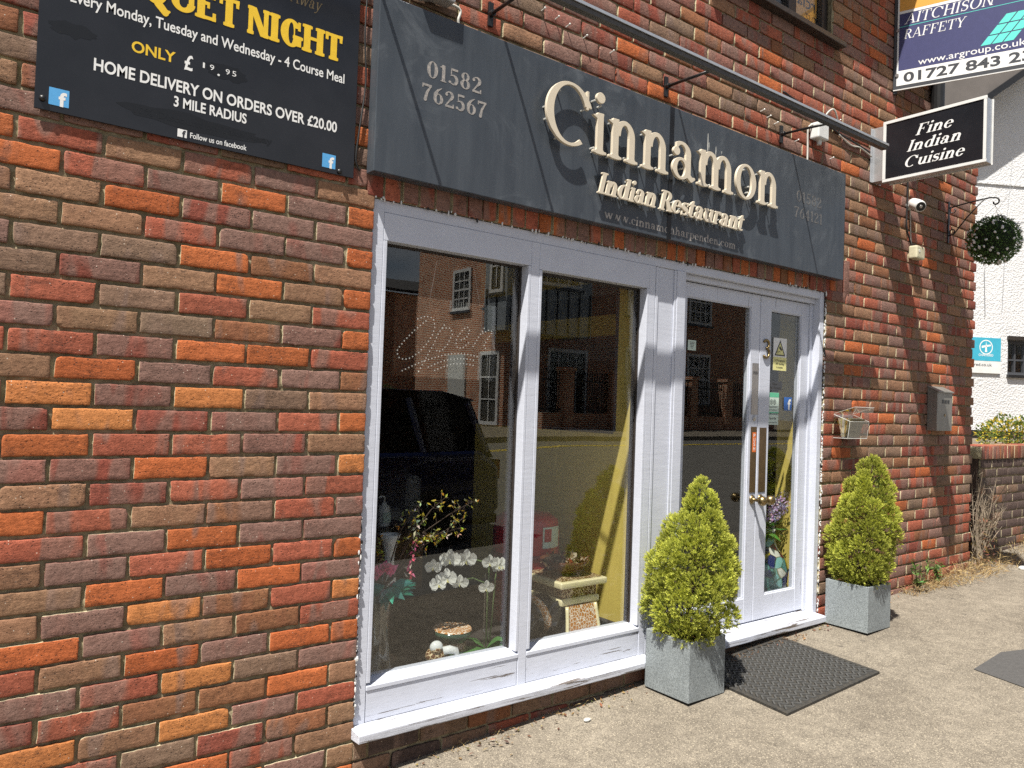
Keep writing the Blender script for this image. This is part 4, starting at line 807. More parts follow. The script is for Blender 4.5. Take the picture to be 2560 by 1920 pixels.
MB().wb(3586, 3674, -73, -4, 716, 1070).wb(3560, 3700, -4, -1, 716, 1070).build('wall_plate', M['alu'], ps, bevel=.002)
un = Vector((0, -1, 0)); nx_ = Vector((-1, 0, 0))
serif('Fine', W(3584.2, -278, 958), un, UZ, nx_, .225, .066, 'lettering', M['white'], ps, .001, .17, .05, .30); serif('Indian', W(3584.2, -226, 866), un, UZ, nx_, .320, .066, 'lettering', M['white'], ps, .001, .17, .05, .30); serif('Cuisine', W(3584.2, -218, 768), un, UZ, nx_, .352, .066, 'lettering', M['white'], ps, .001, .17, .05, .30)
# ------------------------------------------------------------------ letting agent's board
bo = Vector((3.830, -.006, 1.389+2.2)); bu = Vector((.186, -.98, -.055)).normalized(); bnn = Vector((-.98, -.186, 0)).normalized(); bv = Vector((0, 0, 1))
ab = thing('letting_board', bo, 'large navy and white letting board angled out from the wall', 'sign')
def bq(s0, s1, z0, z1, mat, d0=0, d1=.0006, name='panel'):
    m_ = MB(); c0 = [bo+bu*(s/1000)+bv*(z_/1000)+bnn*d0 for s, z_ in ((s0, z0), (s1, z0), (s1, z1), (s0, z1))]; m_.prism(c0, bnn*(d1-d0)); return m_.build(name, mat, ab)
bq(0, 1150, 0, 900, M['boardgrey'], -.008, 0, 'board'); bq(20, 1130, 28, 128, M['white'], .0003, .0009); bq(20, 30, 128, 870, M['white'], .0003, .0009); bq(30, 1130, 129, 514, M['navy'], .0003, .0008); bq(30, 1130, 515, 533, M['white'], .0003, .0009); bq(30, 1130, 534, 870, M['orange'], .0003, .0008); bq(0, 1150, -2, 4, M['whitebox'], -.009, .001, 'edge_trim'); bq(30, 1130, 424, 427, M['teal'], .001, .0014)
def bs_(t, s0, s1, z_, h, mat, S=.13, it=.2): serif(t, bo+bu*(s0/1000)+bv*(z_/1000)+bnn*.0012, bu, bv, bnn, (s1-s0)/1000, h/1000, 'lettering', M[mat], ab, .0006, S, .05, it)
bs_('AITCHISON', 62, 590, 440, 68, 'white'); bs_('RAFFETY', 60, 434, 340, 62, 'white')
sans('www.argroup.co.uk', bo+bu*.152+bv*.146+bnn*.0008, bu, bv, bnn, .605, .042, 'lettering', M['white'], ab, .004, 0, .0006)
sans('01727 843 232', bo+bu*.064+bv*.048+bnn*.001, bu, bv, bnn, .80, .060, 'lettering', M['boardgrey'], ab, .028, 0, .0006)
for i in range(3):
    for j in range(3):
        m_ = MB(); sx = 513+i*62+j*48; zz = 190+j*60; m_.prism([bo+bu*((sx+a)/1000)+bv*((zz+b_)/1000)+bnn*.001 for a, b_ in ((0, 0), (54, 0), (96, 53), (42, 53))], bnn*.0005); m_.build('logo_tile', M['teal'], ab)
for z_ in (100, 405): m_ = MB(); c = bo+bu*.024+bv*(z_/1000)+bnn*.0012; m_.tube([c, c+bnn*.006], .011, 14).build('bolt', M['steel'], ab)
MB().tube([bo+bu*.004+bnn*-.02+bv*-.02, bo+bu*.004+bnn*-.02+bv*.9], .016, 8).build('post', M['black'], ab)
# ------------------------------------------------------------------ leaf clouds
class Leaves:
    def __init__(s): s.v = []; s.f = []; s.c = []
    def leaf(s, p, d, n, l, w, col, fold=.15):
        d = d.normalized(); a = d.cross(n)
        if a.length < 1e-4: a = d.orthogonal()
        a.normalize(); nn = a.cross(d); o = len(s.v)
        s.v += [p[:], (p+d*l*.45+a*w*.5+nn*w*fold)[:], (p+d*l)[:], (p+d*l*.45-a*w*.5+nn*w*fold)[:]]; s.f += [(o, o+1, o+2), (o, o+2, o+3)]; s.c += [col, col]
    def build(s, name, parent=None, mat=None):
        me = bpy.data.meshes.new(name); me.from_pydata(s.v, [], s.f); me.materials.append(mat or M['leaf']); vcol(me, 'lcol', s.c); me.update()
        o = bpy.data.objects.new(name, me); C.objects.link(o)
        if parent is not None: o.parent = parent; o.matrix_parent_inverse = Matrix.Translation(parent.location).inverted()
        return o
def rv(rng): 
    while True:
        v = Vector((rng.uniform(-1, 1), rng.uniform(-1, 1), rng.uniform(-1, 1)))
        if .05 < v.length < 1: return v.normalized()
def thuja(name, base, H, prof, lean, seed, parent):
    rng = random.Random(seed); L = Leaves(); br = MB()
    def rad(t):
        for (t0, r0), (t1, r1) in zip(prof, prof[1:]):
            if t0 <= t <= t1: return r0+(r1-r0)*(t-t0)/(t1-t0)
        return 0
    lobes = []; tries = 0
    while len(lobes) < 74 and tries < 6000:
        tries += 1; t = rng.random(); a = rng.uniform(0, 2*math.pi); R0 = rad(t)
        if rng.random() > R0/.19+.15: continue
        lr = (.042+.042*rng.random())*(.55+.45*min(1, R0/.2)); q = max(0, R0-lr*.62)*(1-.12*rng.random())*rng.choice((1, 1, 1.05, 1.14, .86)); c = base+Vector((lean[0]*t+math.cos(a)*q, lean[1]*t+math.sin(a)*q, t*H-lr*.3))
        if any((c-c2).length < 1.02*max(lr, l2) for c2, l2, _ in lobes): continue
        lobes.append((c, lr, Vector((math.cos(a), math.sin(a), .55+.8*t)).normalized()))
        ax = base+Vector((lean[0]*t, lean[1]*t, t*H-.06)); br.tube([ax, (ax+c)/2, c], [.004, .003, .0015], 5)
    for _ in range(420):
        t = rng.uniform(.03, .93); a = rng.uniform(0, 6.283); q = rad(t)*rng.uniform(.35, .75); p = base+Vector((lean[0]*t+math.cos(a)*q, lean[1]*t+math.sin(a)*q, t*H-.02)); d = Vector((math.cos(a), math.sin(a), .6)); g0 = rng.uniform(.7, 1.2)
        for q in range(4): L.leaf(p+rv(rng)*.01, d+rv(rng)*.8, rv(rng), .016, .007, (.12*g0, .17*g0, .04*g0))
    for c, lr, out in lobes:
        tint = rng.uniform(.82, 1.2)
        for _ in range(int(60+6200*lr*lr*3)):
            d0 = (rv(rng)+out*.75).normalized(); dp_ = rng.random()**.5; p = c+Vector((d0.x*lr, d0.y*lr, d0.z*lr*1.15))*(.62+.38*rng.random()**.5)
            nfan = 2
            for fan in range(nfan):
                d = (d0+out*.35+Vector((0, 0, .35))+rv(rng)*.45).normalized(); ln = rng.uniform(.010, .020); nrm = d.cross(rv(rng)).normalized(); sd_ = d.cross(nrm); g0 = tint*rng.uniform(.8, 1.2)
                for q in range(5):
                    k = q/4; bd = (d+sd_*(1.0 if q % 2 else -1.0)*(1-.5*k)+nrm*rng.uniform(-.3, .3)).normalized() if q < 4 else d
                    tt = min(1, max(0, .30+.6*k+rng.uniform(-.25, .2))); col = (g0*(.17+.42*tt), g0*(.22+.38*tt), g0*(.040+.065*tt))
                    L.leaf(p+d*ln*k, bd, nrm, rng.uniform(.007, .012), rng.uniform(.0036, .0055), col, .25)
    # dead brown twigs at the foot
    for _ in range(150):
        a = rng.uniform(0, 6.28); p = base+Vector((math.cos(a)*rng.uniform(.03, .15), math.sin(a)*rng.uniform(.03, .15), rng.uniform(.0, .10))); L.leaf(p, Vector((math.cos(a), math.sin(a), rng.uniform(-.3, .9))), rv(rng), rng.uniform(.015, .04), .004, (.22, .11, .06))
    br.tube([base+Vector((0, 0, -.04)), base+Vector((lean[0]*.4, lean[1]*.4, H*.4)), base+Vector((lean[0]*.9, lean[1]*.9, H*.88))], [.014, .010, .003], 7)
    br.build('trunk', M['bark'], parent); return L.build('crown', parent)
def planter(x0, x1, y0, y1, hgt, label):
    xc, yc = (x0+x1)/2000, (y0+y1)/2000; zb = gz(xc, yc)-.006; o = thing('planter', (xc, yc, zb), label, 'planter', 'grey planters beside the door')
    hw, hd = (x1-x0)/2000, (y1-y0)/2000; m_ = MB(); w = .014; ib = [(-hw, -hd), (hw, -hd), (hw, hd), (-hw, hd)]
    z0, z1 = zb+.012, zb+hgt
    O = [(xc+a, yc+b) for a, b in ib]; I = [(xc+a*(1-w/hw), yc+b*(1-w/hd)) for a, b in ib]
    vs = [(*p, z0) for p in O]+[(*p, z1) for p in O]+[(*p, z1) for p in I]+[(*p, z1-.07) for p in I]
    fs = [(3, 2, 1, 0)]+[(i, (i+1) % 4, (i+1) % 4+4, i+4) for i in range(4)]+[(i+4, (i+1) % 4+4, (i+1) % 4+8, i+8) for i in range(4)]+[(i+8, (i+1) % 4+8, (i+1) % 4+12, i+12) for i in range(4)]+[(12, 13, 14, 15)]
    m_.add(vs, fs).build('pot', M['stone'], o, bevel=.002)
    MB().box((xc-hw+.02, yc-hd+.02, zb), (xc+hw-.02, yc+hd-.02, zb+.0115)).build('foot', M['black'], o)
    sm = MB(); n = 10; rg = random.Random(int(x0)); sm.add([(xc+(i/n-.5)*2*(hw-.016), yc+(j/n-.5)*2*(hd-.016), z1-.03+rg.uniform(-.008, .012)) for j in range(n+1) for i in range(n+1)], [(j*(n+1)+i, j*(n+1)+i+1, (j+1)*(n+1)+i+1, (j+1)*(n+1)+i) for j in range(n) for i in range(n)])
    sm.build('soil', M['soil'], o, smooth=True); return o, Vector((xc, yc, z1-.025))
p1, b1 = planter(1483, 1740, -325, -62, .283, 'nearer grey stone planter left of the doormat')
sh1 = thing('conifer', b1, 'fuller yellow green conifer in the nearer planter', 'shrub', 'golden conifers in planters')
thuja('conifer', b1, .735, [(0, .03), (.07, .135), (.2, .195), (.42, .195), (.56, .175), (.68, .15), (.78, .11), (.86, .065), (.94, .05), (1, .02)], (.035, -.05), 4, sh1)
p2, b2 = planter(3057, 3318, -322, -58, .275, 'farther grey stone planter right of the doorway')
sh2 = thing('conifer', b2, 'slimmer yellow green conifer in the farther planter', 'shrub', 'golden conifers in planters')
thuja('conifer', b2, .745, [(0, .03), (.07, .12), (.18, .165), (.4, .175), (.6, .155), (.75, .13), (.86, .095), (.94, .06), (1, .02)], (.03, -.05), 9, sh2)
# ------------------------------------------------------------------ doormat
c0 = Vector((1.765, -.642)); ex = Vector((.805, .0)); ey = Vector((.045, .585))
def mp_(a, b, d=0): q = c0+ex*a+ey*b; return gpt(q.x, q.y, d)
mat_ = MB()
mat_.prism([mp_(0, 0, .001), mp_(1, 0, .001), mp_(1, 1, .001), mp_(0, 1, .001)], (0, 0, .006))
for a, b, c, d in ((0, 1, 0, .035), (0, 1, .965, 1), (0, .028, .0351, .9649), (.972, 1, .0351, .9649)): mat_.prism([mp_(a, c, .0071), mp_(b, c, .0071), mp_(b, d, .0071), mp_(a, d, .0071)], (0, 0, .006))
mo_ = mat_.build('doormat', M['rubber'], bevel=.002); tag(mo_, 'black rubber doormat with woven ridges on the pavement', 'doormat')
rg = MB(); NR, NC = 17, 13
for j in range(NR):
    for i in range(NC):
        for s_2 in (0, 1):
            a0, a1 = .034+(.93/NC)*(i+.04+.5*s_2), .034+(.93/NC)*(i+.50+.5*s_2); y0_ = .042+(.915/NR)*j; y1_ = y0_+.9/NR*.95; 
            if s_2: y0_, y1_ = y1_, y0_
            th_ = .0105; p_, q_ = mp_(a0, y0_, .0072), mp_(a1, y1_, .0072); dr = (q_-p_).normalized(); sd_ = Vector((-dr.y, dr.x, 0))*.0042
            rg.prism([p_-sd_, p_+sd_, q_+sd_, q_-sd_] if False else [p_-sd_, q_-sd_, q_+sd_, p_+sd_], (0, 0, .0075))
rg.build('ridges', M['rubber_worn'], mo_)
# ------------------------------------------------------------------ things fixed to the wall
mb = thing('mailbox', W(4560, -35, -900), 'grey steel mailbox with three square slots on brick wall', 'mailbox')
x_ = 4440; pr = [W(x_, -2, -588), W(x_, -2, -903), W(x_, -72, -903), W(x_, -72, -622)]; m_ = MB(); m_.prism(pr, (.24, 0, 0)); m_.build('body', M['mailsteel'], mb, bevel=.003)
m_ = MB(); m_.prism([W(x_-4, -2, -582), W(x_-4, -82, -620), W(x_-4, -82, -628), W(x_-4, -2, -590)], (.248, 0, 0)); m_.build('lid', M['mailsteel'], mb, bevel=.001)
m_ = MB(); 
for i in range(3): m_.wb(x_+75+i*42, x_+105+i*42, -73.5, -72.4, -705, -680)
m_.build('slot', M['black'], mb); MB().lathe([(.001, 0), (.010, 0), (.010, .003), (.001, .003)], W(x_+120, -72, -790), 'Y', 14).build('lock', M['brass'], mb)
lb = thing('leaflet_holder', W(3330, -60, -958), 'clear plastic leaflet holder with open lid on brick wall', 'leaflet holder')
m_ = MB(); A = lambda x, y, z: W(x, y, z)
def wall_(m_, pts, n, t=.0018): m_.prism(pts, Vector(n)*t)
wall_(m_, [A(3195, -4, -810), A(3420, -4, -810), A(3420, -4, -955), A(3195, -4, -955)], (0, -1, 0)); wall_(m_, [A(3195, -110, -850), A(3420, -110, -850), A(3420, -98, -955), A(3195, -98, -955)], (0, 1, 0))
wall_(m_, [A(3195, -7, -812), A(3195, -109, -850), A(3195, -99, -955), A(3195, -7, -955)], (1, 0, 0)); wall_(m_, [A(3418, -7, -812), A(3418, -109, -850), A(3418, -99, -955), A(3418, -7, -955)], (1, 0, 0)); wall_(m_, [A(3198, -7, -955), A(3416, -7, -955), A(3416, -97, -955), A(3198, -97, -955)], (0, 0, 1))
m_.build('box', M['clear'], lb)
m_ = MB(); wall_(m_, [A(3190, -8, -806), A(3425, -8, -806), A(3425, -140, -762), A(3190, -140, -762)], (0, 0, 1), .0024); wall_(m_, [A(3190, -141, -762), A(3425, -141, -762), A(3425, -132, -795), A(3190, -132, -795)], (0, 1, 0)); m_.build('lid', M['clear'], lb)
ed_ = MB()
for q in ((-4, -810, -110, -850), (-4, -955, -98, -955), (-8, -805, -140, -761)):
    for x_ in (3194, 3421): ed_.tube([A(x_, q[0], q[1]), A(x_, q[2], q[3])], .0016, 5)
    ed_.tube([A(3194, q[2], q[3]), A(3421, q[2], q[3])], .0016, 5)
for x_ in (3194, 3421): ed_.tube([A(x_, -110, -850), A(x_, -98, -955)], .0016, 5)
ed_.build('edge_glint', M['offwhite'], lb)  # off-white tubes added for the light that clear plastic edges catch
rg_ = random.Random(2); lf = []; M['ornate_cover'] = simple('dark_printed_cover', (.10, .08, .045), .4, 0, .3, 40, col2=(.30, .24, .10))
for i in range(15):
    y_ = -40-i*1.6; m_ = MB(); sl_ = (i-7)*5.2; xo = rg_.uniform(-6, 6)
    m_.prism([A(3235+xo, y_+4-sl_*.1, -948), A(3390+xo, y_+4-sl_*.1, -948), A(3390+xo, y_-sl_, -838+rg_.uniform(-12, 10)), A(3235+xo, y_-sl_, -838+rg_.uniform(-12, 10))], (0, -.0012, 0))
    o = m_.build('leaflet', M['ornate_cover' if i > 12 else rg_.choice(('yellow', 'cream', 'cream', 'orange', 'paleyellow'))]); tag(o, 'folded cream and yellow leaflet standing in the clear wall holder', 'leaflet', 'leaflets in the clear holder')
cc = thing('security_camera', W(4080, -70, 640), 'white bullet security camera under the hanging box sign', 'camera')
dirv = Vector((-.55, -.72, -.42)).normalized(); p0 = W(4085, -45, 660); rot = dirv.to_track_quat('Z', 'Y').to_matrix().to_4x4()
MB().lathe([(.001, -.035), (.022, -.035), (.036, -.02), (.040, .02), (.040, .075), (.037, .092), (.030, .094), (.001, .094)], p0, n=20, mtx=rot).build('housing', M['whitebox'], cc, smooth=True)
MB().lathe([(.001, .0945), (.031, .0945), (.031, .097), (.001, .097)], p0, n=20, mtx=rot).build('lens_plate', M['black'], cc); MB().lathe([(.001, .0975), (.012, .0975), (.010, .101), (.001, .102)], p0, n=14, mtx=rot).build('lens', M['steel'], cc, smooth=True)
MB().tube([W(4085, -1, 650), W(4085, -30, 655), p0], [.03, .02, .02], 10).build('mount', M['whitebox'], cc, smooth=True)
pr_ = thing('alarm_box', W(4150, -40, 300), 'yellowed plastic sensor box on wall below the camera', 'alarm box'); MB().wb(4105, 4225, -62, -1, 288, 378).build('case', M['beigebox'], pr_, bevel=.014, seg=3); MB().lathe([(.001, 0), (.011, 0), (.011, .002), (.001, .002)], W(4140, -62, 340), 'Y', 16).build('button', M['offwhite'], pr_)
jb = thing('junction_box', W(2900, -40, 860), 'white plastic junction box behind the trough lamp', 'junction box'); MB().wb(2850, 2960, -62, -1, 830, 925).build('case', M['whitebox'], jb, bevel=.008); MB().tube([W(2905, -32, 832), W(2905, -32, 800)], .014, 12).build('gland', M['offwhite'], jb)
def cable(pts, rad, mat, label):
    P = [W(*q) for q in pts]; sm = []
    for i in range(len(P)-1):
        p0, p1, p2, p3 = P[max(i-1, 0)], P[i], P[i+1], P[min(i+2, len(P)-1)]
        for k in range(6): t = k/6; sm.append(.5*((2*p1)+(p2-p0)*t+(2*p0-5*p1+4*p2-p3)*t*t+(3*p1-p0-3*p2+p3)*t**3))
    sm.append(P[-1]); return tag(MB().tube(sm, rad, 6).build('cable', M[mat], smooth=True), label, 'cable')
cable([(2960, -25, 900), (2985, -22, 1000), (3060, -30, 1055), (3130, -20, 990), (3160, -10, 945)], .0055, 'wcable', 'white cable looping up from the junction box')
cable([(2560, -8, 1035), (2900, -10, 985), (3140, -9, 940), (3380, -9, 920), (3540, -9, 905)], .006, 'cable', 'black cable running along wall to the box sign')
cable([(3160, -9, 930), (3300, -12, 895), (3420, -10, 905), (3560, -10, 880)], .005, 'wcable', 'white cable running along the wall to the box sign')
cable([(2850, -20, 915), (2815, -12, 880), (2820, -9, 760), (2822, -8, 674)], .0055, 'wcable', 'white cable dropping from junction box behind the fascia')
cable([(4060, -8, 840), (4062, -8, 700), (4058, -8, 520), (4090, -10, 440), (4130, -12, 380)], .006, 'cable', 'black cable running down past the security camera')
cable([(4100, -10, 640), (4112, -8, 560), (4120, -8, 460), (4130, -12, 385)], .004, 'wcable', 'thin white cable between the camera and the sensor box')
cable([(-66, -8, 700), (-72, -12, 520), (-60, -9, 350), (-78, -12, 180), (-88, -10, 60), (-70, -8, 20)], .0035, 'cable', 'thin black cable hanging between the two signs')
cable([(-1, -6, 700), (310, -9, 760), (330, -10, 705), (334, -6, 668)], .006, 'wcable', 'white cable looping above the left part of fascia')
fl = thing('flood_lamp', W(200, -70, 760), 'small floodlight above the left part of the fascia', 'lamp'); MB().wb(110, 262, -95, -30, 722, 830).build('housing', M['alu'], fl, bevel=.006); MB().wb(122, 250, -98, -95.5, 732, 820).build('glass', M['glass'], fl); MB().wb(175, 200, -30, -1, 740, 800).build('bracket', M['black'], fl)
for x_, z_ in ((620, 905), (760, 895), (840, 885), (905, 872), (1010, 855), (1180, 838), (2360, 870), (2420, 850), (2490, 830), (2700, 780), (3080, 760), (3150, 1010)):
    o = MB().tube([W(x_, 2, z_), W(x_+2, -22, z_+6)], [.003, .0025], 6).ball(W(x_+2, -23, z_+6), .005, 6, 4).build('nail', M['offwhite']); tag(o, 'nail sticking out of the brick wall above the fascia', 'nail', 'nails left in the wall above the fascia')
hb = thing('hanging_bracket', W(4710, -10, 640), 'black wrought iron bracket with scrolls at wall corner', 'bracket')
MB().wb(4700, 4722, -8, -1, 490, 800).build('back_plate', M['black'], hb, bevel=.002)
def scroll(c, r0, a0, a1, n=14): return [Vector((c.x, c.y-(r0*(1-.6*i/n))*math.cos(R(a0+(a1-a0)*i/n)), c.z+(r0*(1-.6*i/n))*math.sin(R(a0+(a1-a0)*i/n)))) for i in range(n+1)]
hk = scroll(W(4711, -318, 742), .030, 100, -190)
a_ = MB(); a_.tube([W(4711, -8, 752), W(4711, -150, 770), W(4711, -280, 778)]+hk, .0055, 8); a_.tube(scroll(W(4711, -38, 728), .026, 120, 430), .004, 6); a_.build('arm', M['black'], hb, smooth=True)
a_ = MB(); a_.tube([W(4711, -8, 545), W(4711, -40, 548), W(4711, -130, 660), W(4711, -245, 776)], .005, 8); a_.tube(scroll(W(4711, -34, 570), .024, -120, -430), .004, 6); a_.build('brace', M['black'], hb, smooth=True)
tb = thing('topiary_ball', W(4711, -312, 460), 'round dark green topiary ball dotted with white flowers', 'topiary'); L = Leaves(); rng = random.Random(5); cb = W(4711, -312, 468); RBall = .168
for _ in range(3600):
    d = rv(rng); p = cb+d*RBall*(1-.16*rng.random())*(1+.06*noise.noise(d*4)); g = rng.uniform(.6, 1.4); L.leaf(p, (d+rv(rng)*.8), rv(rng), rng.uniform(.012, .022), rng.uniform(.007, .012), (.11*g, .20*g, .06*g))
L.build('foliage', tb)
fw_ = MB()
for _ in range(150):
    d = rv(rng); p = cb+d*RBall*1.03
    for k in range(4): fw_.ball(p+rv(rng)*.005, 0.0058, 5, 4)
fw_.build('flowers', M['white'], tb)['kind'] = 'stuff'; MB().ball(cb, RBall*.82, 14, 9).build('core', simple('dark_green_core', (.012, .022, .008), .95), tb)  # core is a very dark green ball filling the inside
ch = MB(); tp = W(4711, -318, 712)
for k in range(3): a = k*2.09; ch.tube([tp, cb+Vector((math.cos(a)*.09, math.sin(a)*.09, .14))], .0012, 5)
ch.tube([tp, W(4711, -318, 728)], .0018, 5); ch.build('chain', M['steel'], tb)
# ------------------------------------------------------------------ beyond the corner: low wall, garden, white house
lw = thing('garden_wall', (7.6, -.1, .2), 'low purple brick garden wall with red brick coping', 'wall')
B2 = Bricks(); LX0, LX1, LY = 5640, 11000, .10
for k in range(0, 15):
    z_ = -1180-k*75; B2.row(LX0, LX1, k, 108 if k % 2 else 0, None, fine=False, rev=True, z=z_, y0=LY, wts='MMMMMGMK')
B2.build('wall', M['brick'], lw)
B3 = Bricks(); x = LX0-6
while x < LX1: B3.brick(x, x+66, -1085, 108, pick('RDDDKK'), False, back=.24, y0=LY-.01); x += 75.5
B3.build('coping', M['brick'], lw)
vs, fs = sheet(LX0+2, LX1, -2300, -1036, 40, LY+.008); MB().add(vs.tolist(), fs.tolist()).build('mortar', M['mortar'], lw)
MB().box((5.642, LY+.02, -.2), (11, LY+.235, 1.115)).build('core', simple('shaded_brick', (.13, .085, .065), .9, 0, .3, 14), lw)
gd = MB(); gd.add([(5.66, .34, 1.02), (16, .34, 1.15), (18, 8, 1.15), (5.66, 8, 1.05)], [(0, 1, 2, 3)]); struct(gd.build('garden_ground', simple('dry_earth', (.20, .16, .11), .95, 0, .3, 3, .6, 40)))
wh = thing('white_house', (12.3, 2.3, 1.1), 'white roughcast house behind the low garden wall', 'house')
hu = Vector((.87, -.494, 0)).normalized(); hn = Vector((-.494, -.87, 0)).normalized(); H0 = Vector((11.728, 2.528, 0))
def hp_(s, z_, d=0): return H0+hu*(s/1000)+Vector((0, 0, z_/1000+2.2))+hn*(d/1000)
def hbox(m_, s0, s1, z0, z1, d0, d1): return m_.prism([hp_(s0, z0, d0), hp_(s1, z0, d0), hp_(s1, z1, d0), hp_(s0, z1, d0)], hn*((d1-d0)/1000))
m_ = MB(); m_.prism([hp_(-7000, -1100), hp_(500, -1100), hp_(500, -110), hp_(-7000, -110)], hn*-.3); m_.prism([hp_(-7000, -109), hp_(410, -109), hp_(410, 560), hp_(-7000, 560)], hn*-.3)
m_ = MB(); hbox(m_, -7000, 515, -1100, 6500, -300, 0); hbox(m_, 1650, 7000, -1100, 6500, -300, 0); hbox(m_, 515, 1650, -1100, -105, -300, 0); hbox(m_, 515, 1650, 440, 6500, -300, 0); m_.build('wall', M['roughcast'], wh)
m_ = MB(); hbox(m_, -7000, 7000, -1130, -985, 1, 26); m_.build('plinth', M['black'], wh)
m_ = MB(); hbox(m_, -7000, 7000, 2860, 2905, 1, 22); m_.build('crack_band', M['roughcast'], wh, bevel=.006)  # raised band standing in for a faint crack across the wall
w_ = MB(); hbox(w_, 515, 570, -105, 440, -120, -50); hbox(w_, 1595, 1650, -105, 440, -120, -50); hbox(w_, 570, 1595, 385, 440, -120, -50); hbox(w_, 570, 1595, -105, -60, -120, -50)
for q in (680, 850, 1020, 1190, 1360): hbox(w_, q, q+28, -60, 385, -110, -62)
hbox(w_, 570, 1595, 120, 146, -108, -64); wo = w_.build('window', M['boardgrey'], wh)
w_ = MB(); hbox(w_, 570, 1595, -60, 385, -96, -92); w_.build('pane', M['glass'], wo); w_ = MB(); hbox(w_, 500, 1660, -150, -106, -40, 50); w_.build('sill', M['black'], wo); w_ = MB(); hbox(w_, 500, 1665, 440, 500, -30, 40); w_.build('lintel', M['timber'], wo); w_ = MB(); hbox(w_, 515, 1650, -105, 440, -600, -580); w_.build('dark_room', M['darkroom'], wo)
# jettied gable, shade put into its grey colour, black barge board on raking foot
sl_ = .70; pa, pb = (-3500, 4240-.73*3581), (3200, 4240+.73*3119)
m_ = MB(); m_.prism([hp_(pa[0], pa[1]+110, 20), hp_(pb[0], pb[1]+110, 20), hp_(pb[0], 7000, 20), hp_(pa[0], 7000, 20)], hn*.42); m_.build('gable', M['shadegrey'], wh)
m_ = MB(); m_.prism([hp_(pa[0], pa[1], 5), hp_(pb[0], pb[1], 5), hp_(pb[0], pb[1]+112, 5), hp_(pa[0], pa[1]+112, 5)], hn*.50); m_.build('barge_board', M['black'], wh)
tsn = thing('wall_sign', hp_(100, 150, 20), 'teal and white company sign on the white house wall', 'sign')
def ts(s0, s1, z0, z1, mat, d0, d1, nm='panel'): m_ = MB(); hbox(m_, s0, s1, z0, z1, d0, d1); return m_.build(nm, M[mat], tsn)
ts(-620, 372, -98, 456, 'whitebox', 8, 30, 'board'); ts(-620, 370, 92, 454, 'tealsign', 30.5, 31.5)
cen = hp_(115, 305, 32); m_ = MB(); n = 28; e2 = hu
m_.add([cen+e2*(rad*math.cos(6.2832*i/n))+UZ*(rad*math.sin(6.2832*i/n)) for rad in (.115, .10) for i in range(n)], [(i, (i+1) % n, n+(i+1) % n, n+i) for i in range(n)])
m_.add([cen+e2*a+UZ*b for a, b in ((-.02, -.075), (.02, -.075), (.0, .09))], [(0, 1, 2)]); m_.add([cen+e2*a+UZ*b for a, b in ((-.075, -.015), (.08, .02), (.08, .045), (-.075, .02))], [(0, 1, 2, 3)]); m_.build('logo', M['white'], tsn)
sans('CHARTERED', hp_(-10, 165, 32), hu, UZ, hn, .25, .035, 'lettering', M['white'], tsn, .01); sans('e: www.chartered.co.uk', hp_(-560, 10, 31), hu, UZ, hn, .78, .045, 'lettering', M['boardgrey'], tsn, .005)
tw = thing('house_cable', hp_(300, 3000, 30), 'thin cables drooping down the white house wall', 'cable')
MB().tube([hp_(1500, 4600, 560), hp_(700, 3500, 540), hp_(120, 2300, 60), hp_(60, 1500, 30), hp_(90, 800, 30)], .004, 5).tube([hp_(500, 3300, 40), hp_(420, 2200, 30), hp_(380, 900, 30)], .003, 5).build('strand', M['alu'], tw)
def bush(name, c, sc, n, cols, ln, wd, label, cat, seed, group=None):
    rng = random.Random(seed); o = thing(name, c-Vector((0, 0, sc[2])), label, cat, group); L = Leaves(); br = MB()
    for _ in range(n):
        d = rv(rng); rad = (1-.6*rng.random()**2)*(1+.3*noise.noise(d*2.5+Vector((seed, 0, 0)))); p = c+Vector((d.x*sc[0], d.y*sc[1], d.z*sc[2]))*rad; cl = rng.choice(cols); g = rng.uniform(.7, 1.3)
        L.leaf(p, d+rv(rng)*.9+Vector((0, 0, .4)), rv(rng), ln*rng.uniform(.7, 1.3), wd*rng.uniform(.7, 1.3), tuple(q*g for q in cl))
    for k in range(9): a = k*.7; br.tube([c-Vector((0, 0, sc[2]*1.05)), c+Vector((math.cos(a)*sc[0]*.5, math.sin(a)*sc[1]*.5, sc[2]*.3))], [.012, .004], 5)
    br.build('branches', M['bark'], o); L.build('foliage', o); return o
bush('flowering_shrub', Vector((9.0, 1.0, 1.22)), (.5, .4, .20), 1800, [(.10, .16, .03), (.16, .20, .04), (.55, .42, .05)], .045, .022, 'yellow flowering shrub behind the low garden wall', 'shrub', 3)
def tuft(c, n, spread, hgt, cols, rng, L, droop=.4, wd=.004):
    for _ in range(n):
        a = rng.uniform(0, 6.28); p = c+Vector((rng.uniform(-1, 1)*spread[0], rng.uniform(-1, 1)*spread[1], 0)); p.z = gz(p.x, p.y); l = hgt*rng.uniform(.4, 1.1); d = Vector((math.cos(a)*rng.uniform(.2, 1), math.sin(a)*rng.uniform(.2, 1), rng.uniform(.3, 1.2))).normalized(); cl = rng.choice(cols); g = rng.uniform(.7, 1.25)
        cl = tuple(q*g for q in cl); q = p
        for k in range(3): L.leaf(q, d, rv(rng), l*.4, wd, cl); q = q+d*l*.36; d = (d+Vector((0, 0, -droop))).normalized()
rng = random.Random(21); L = Leaves()
straw = [(.46, .33, .15), (.38, .26, .12), (.30, .19, .09), (.52, .40, .20)]
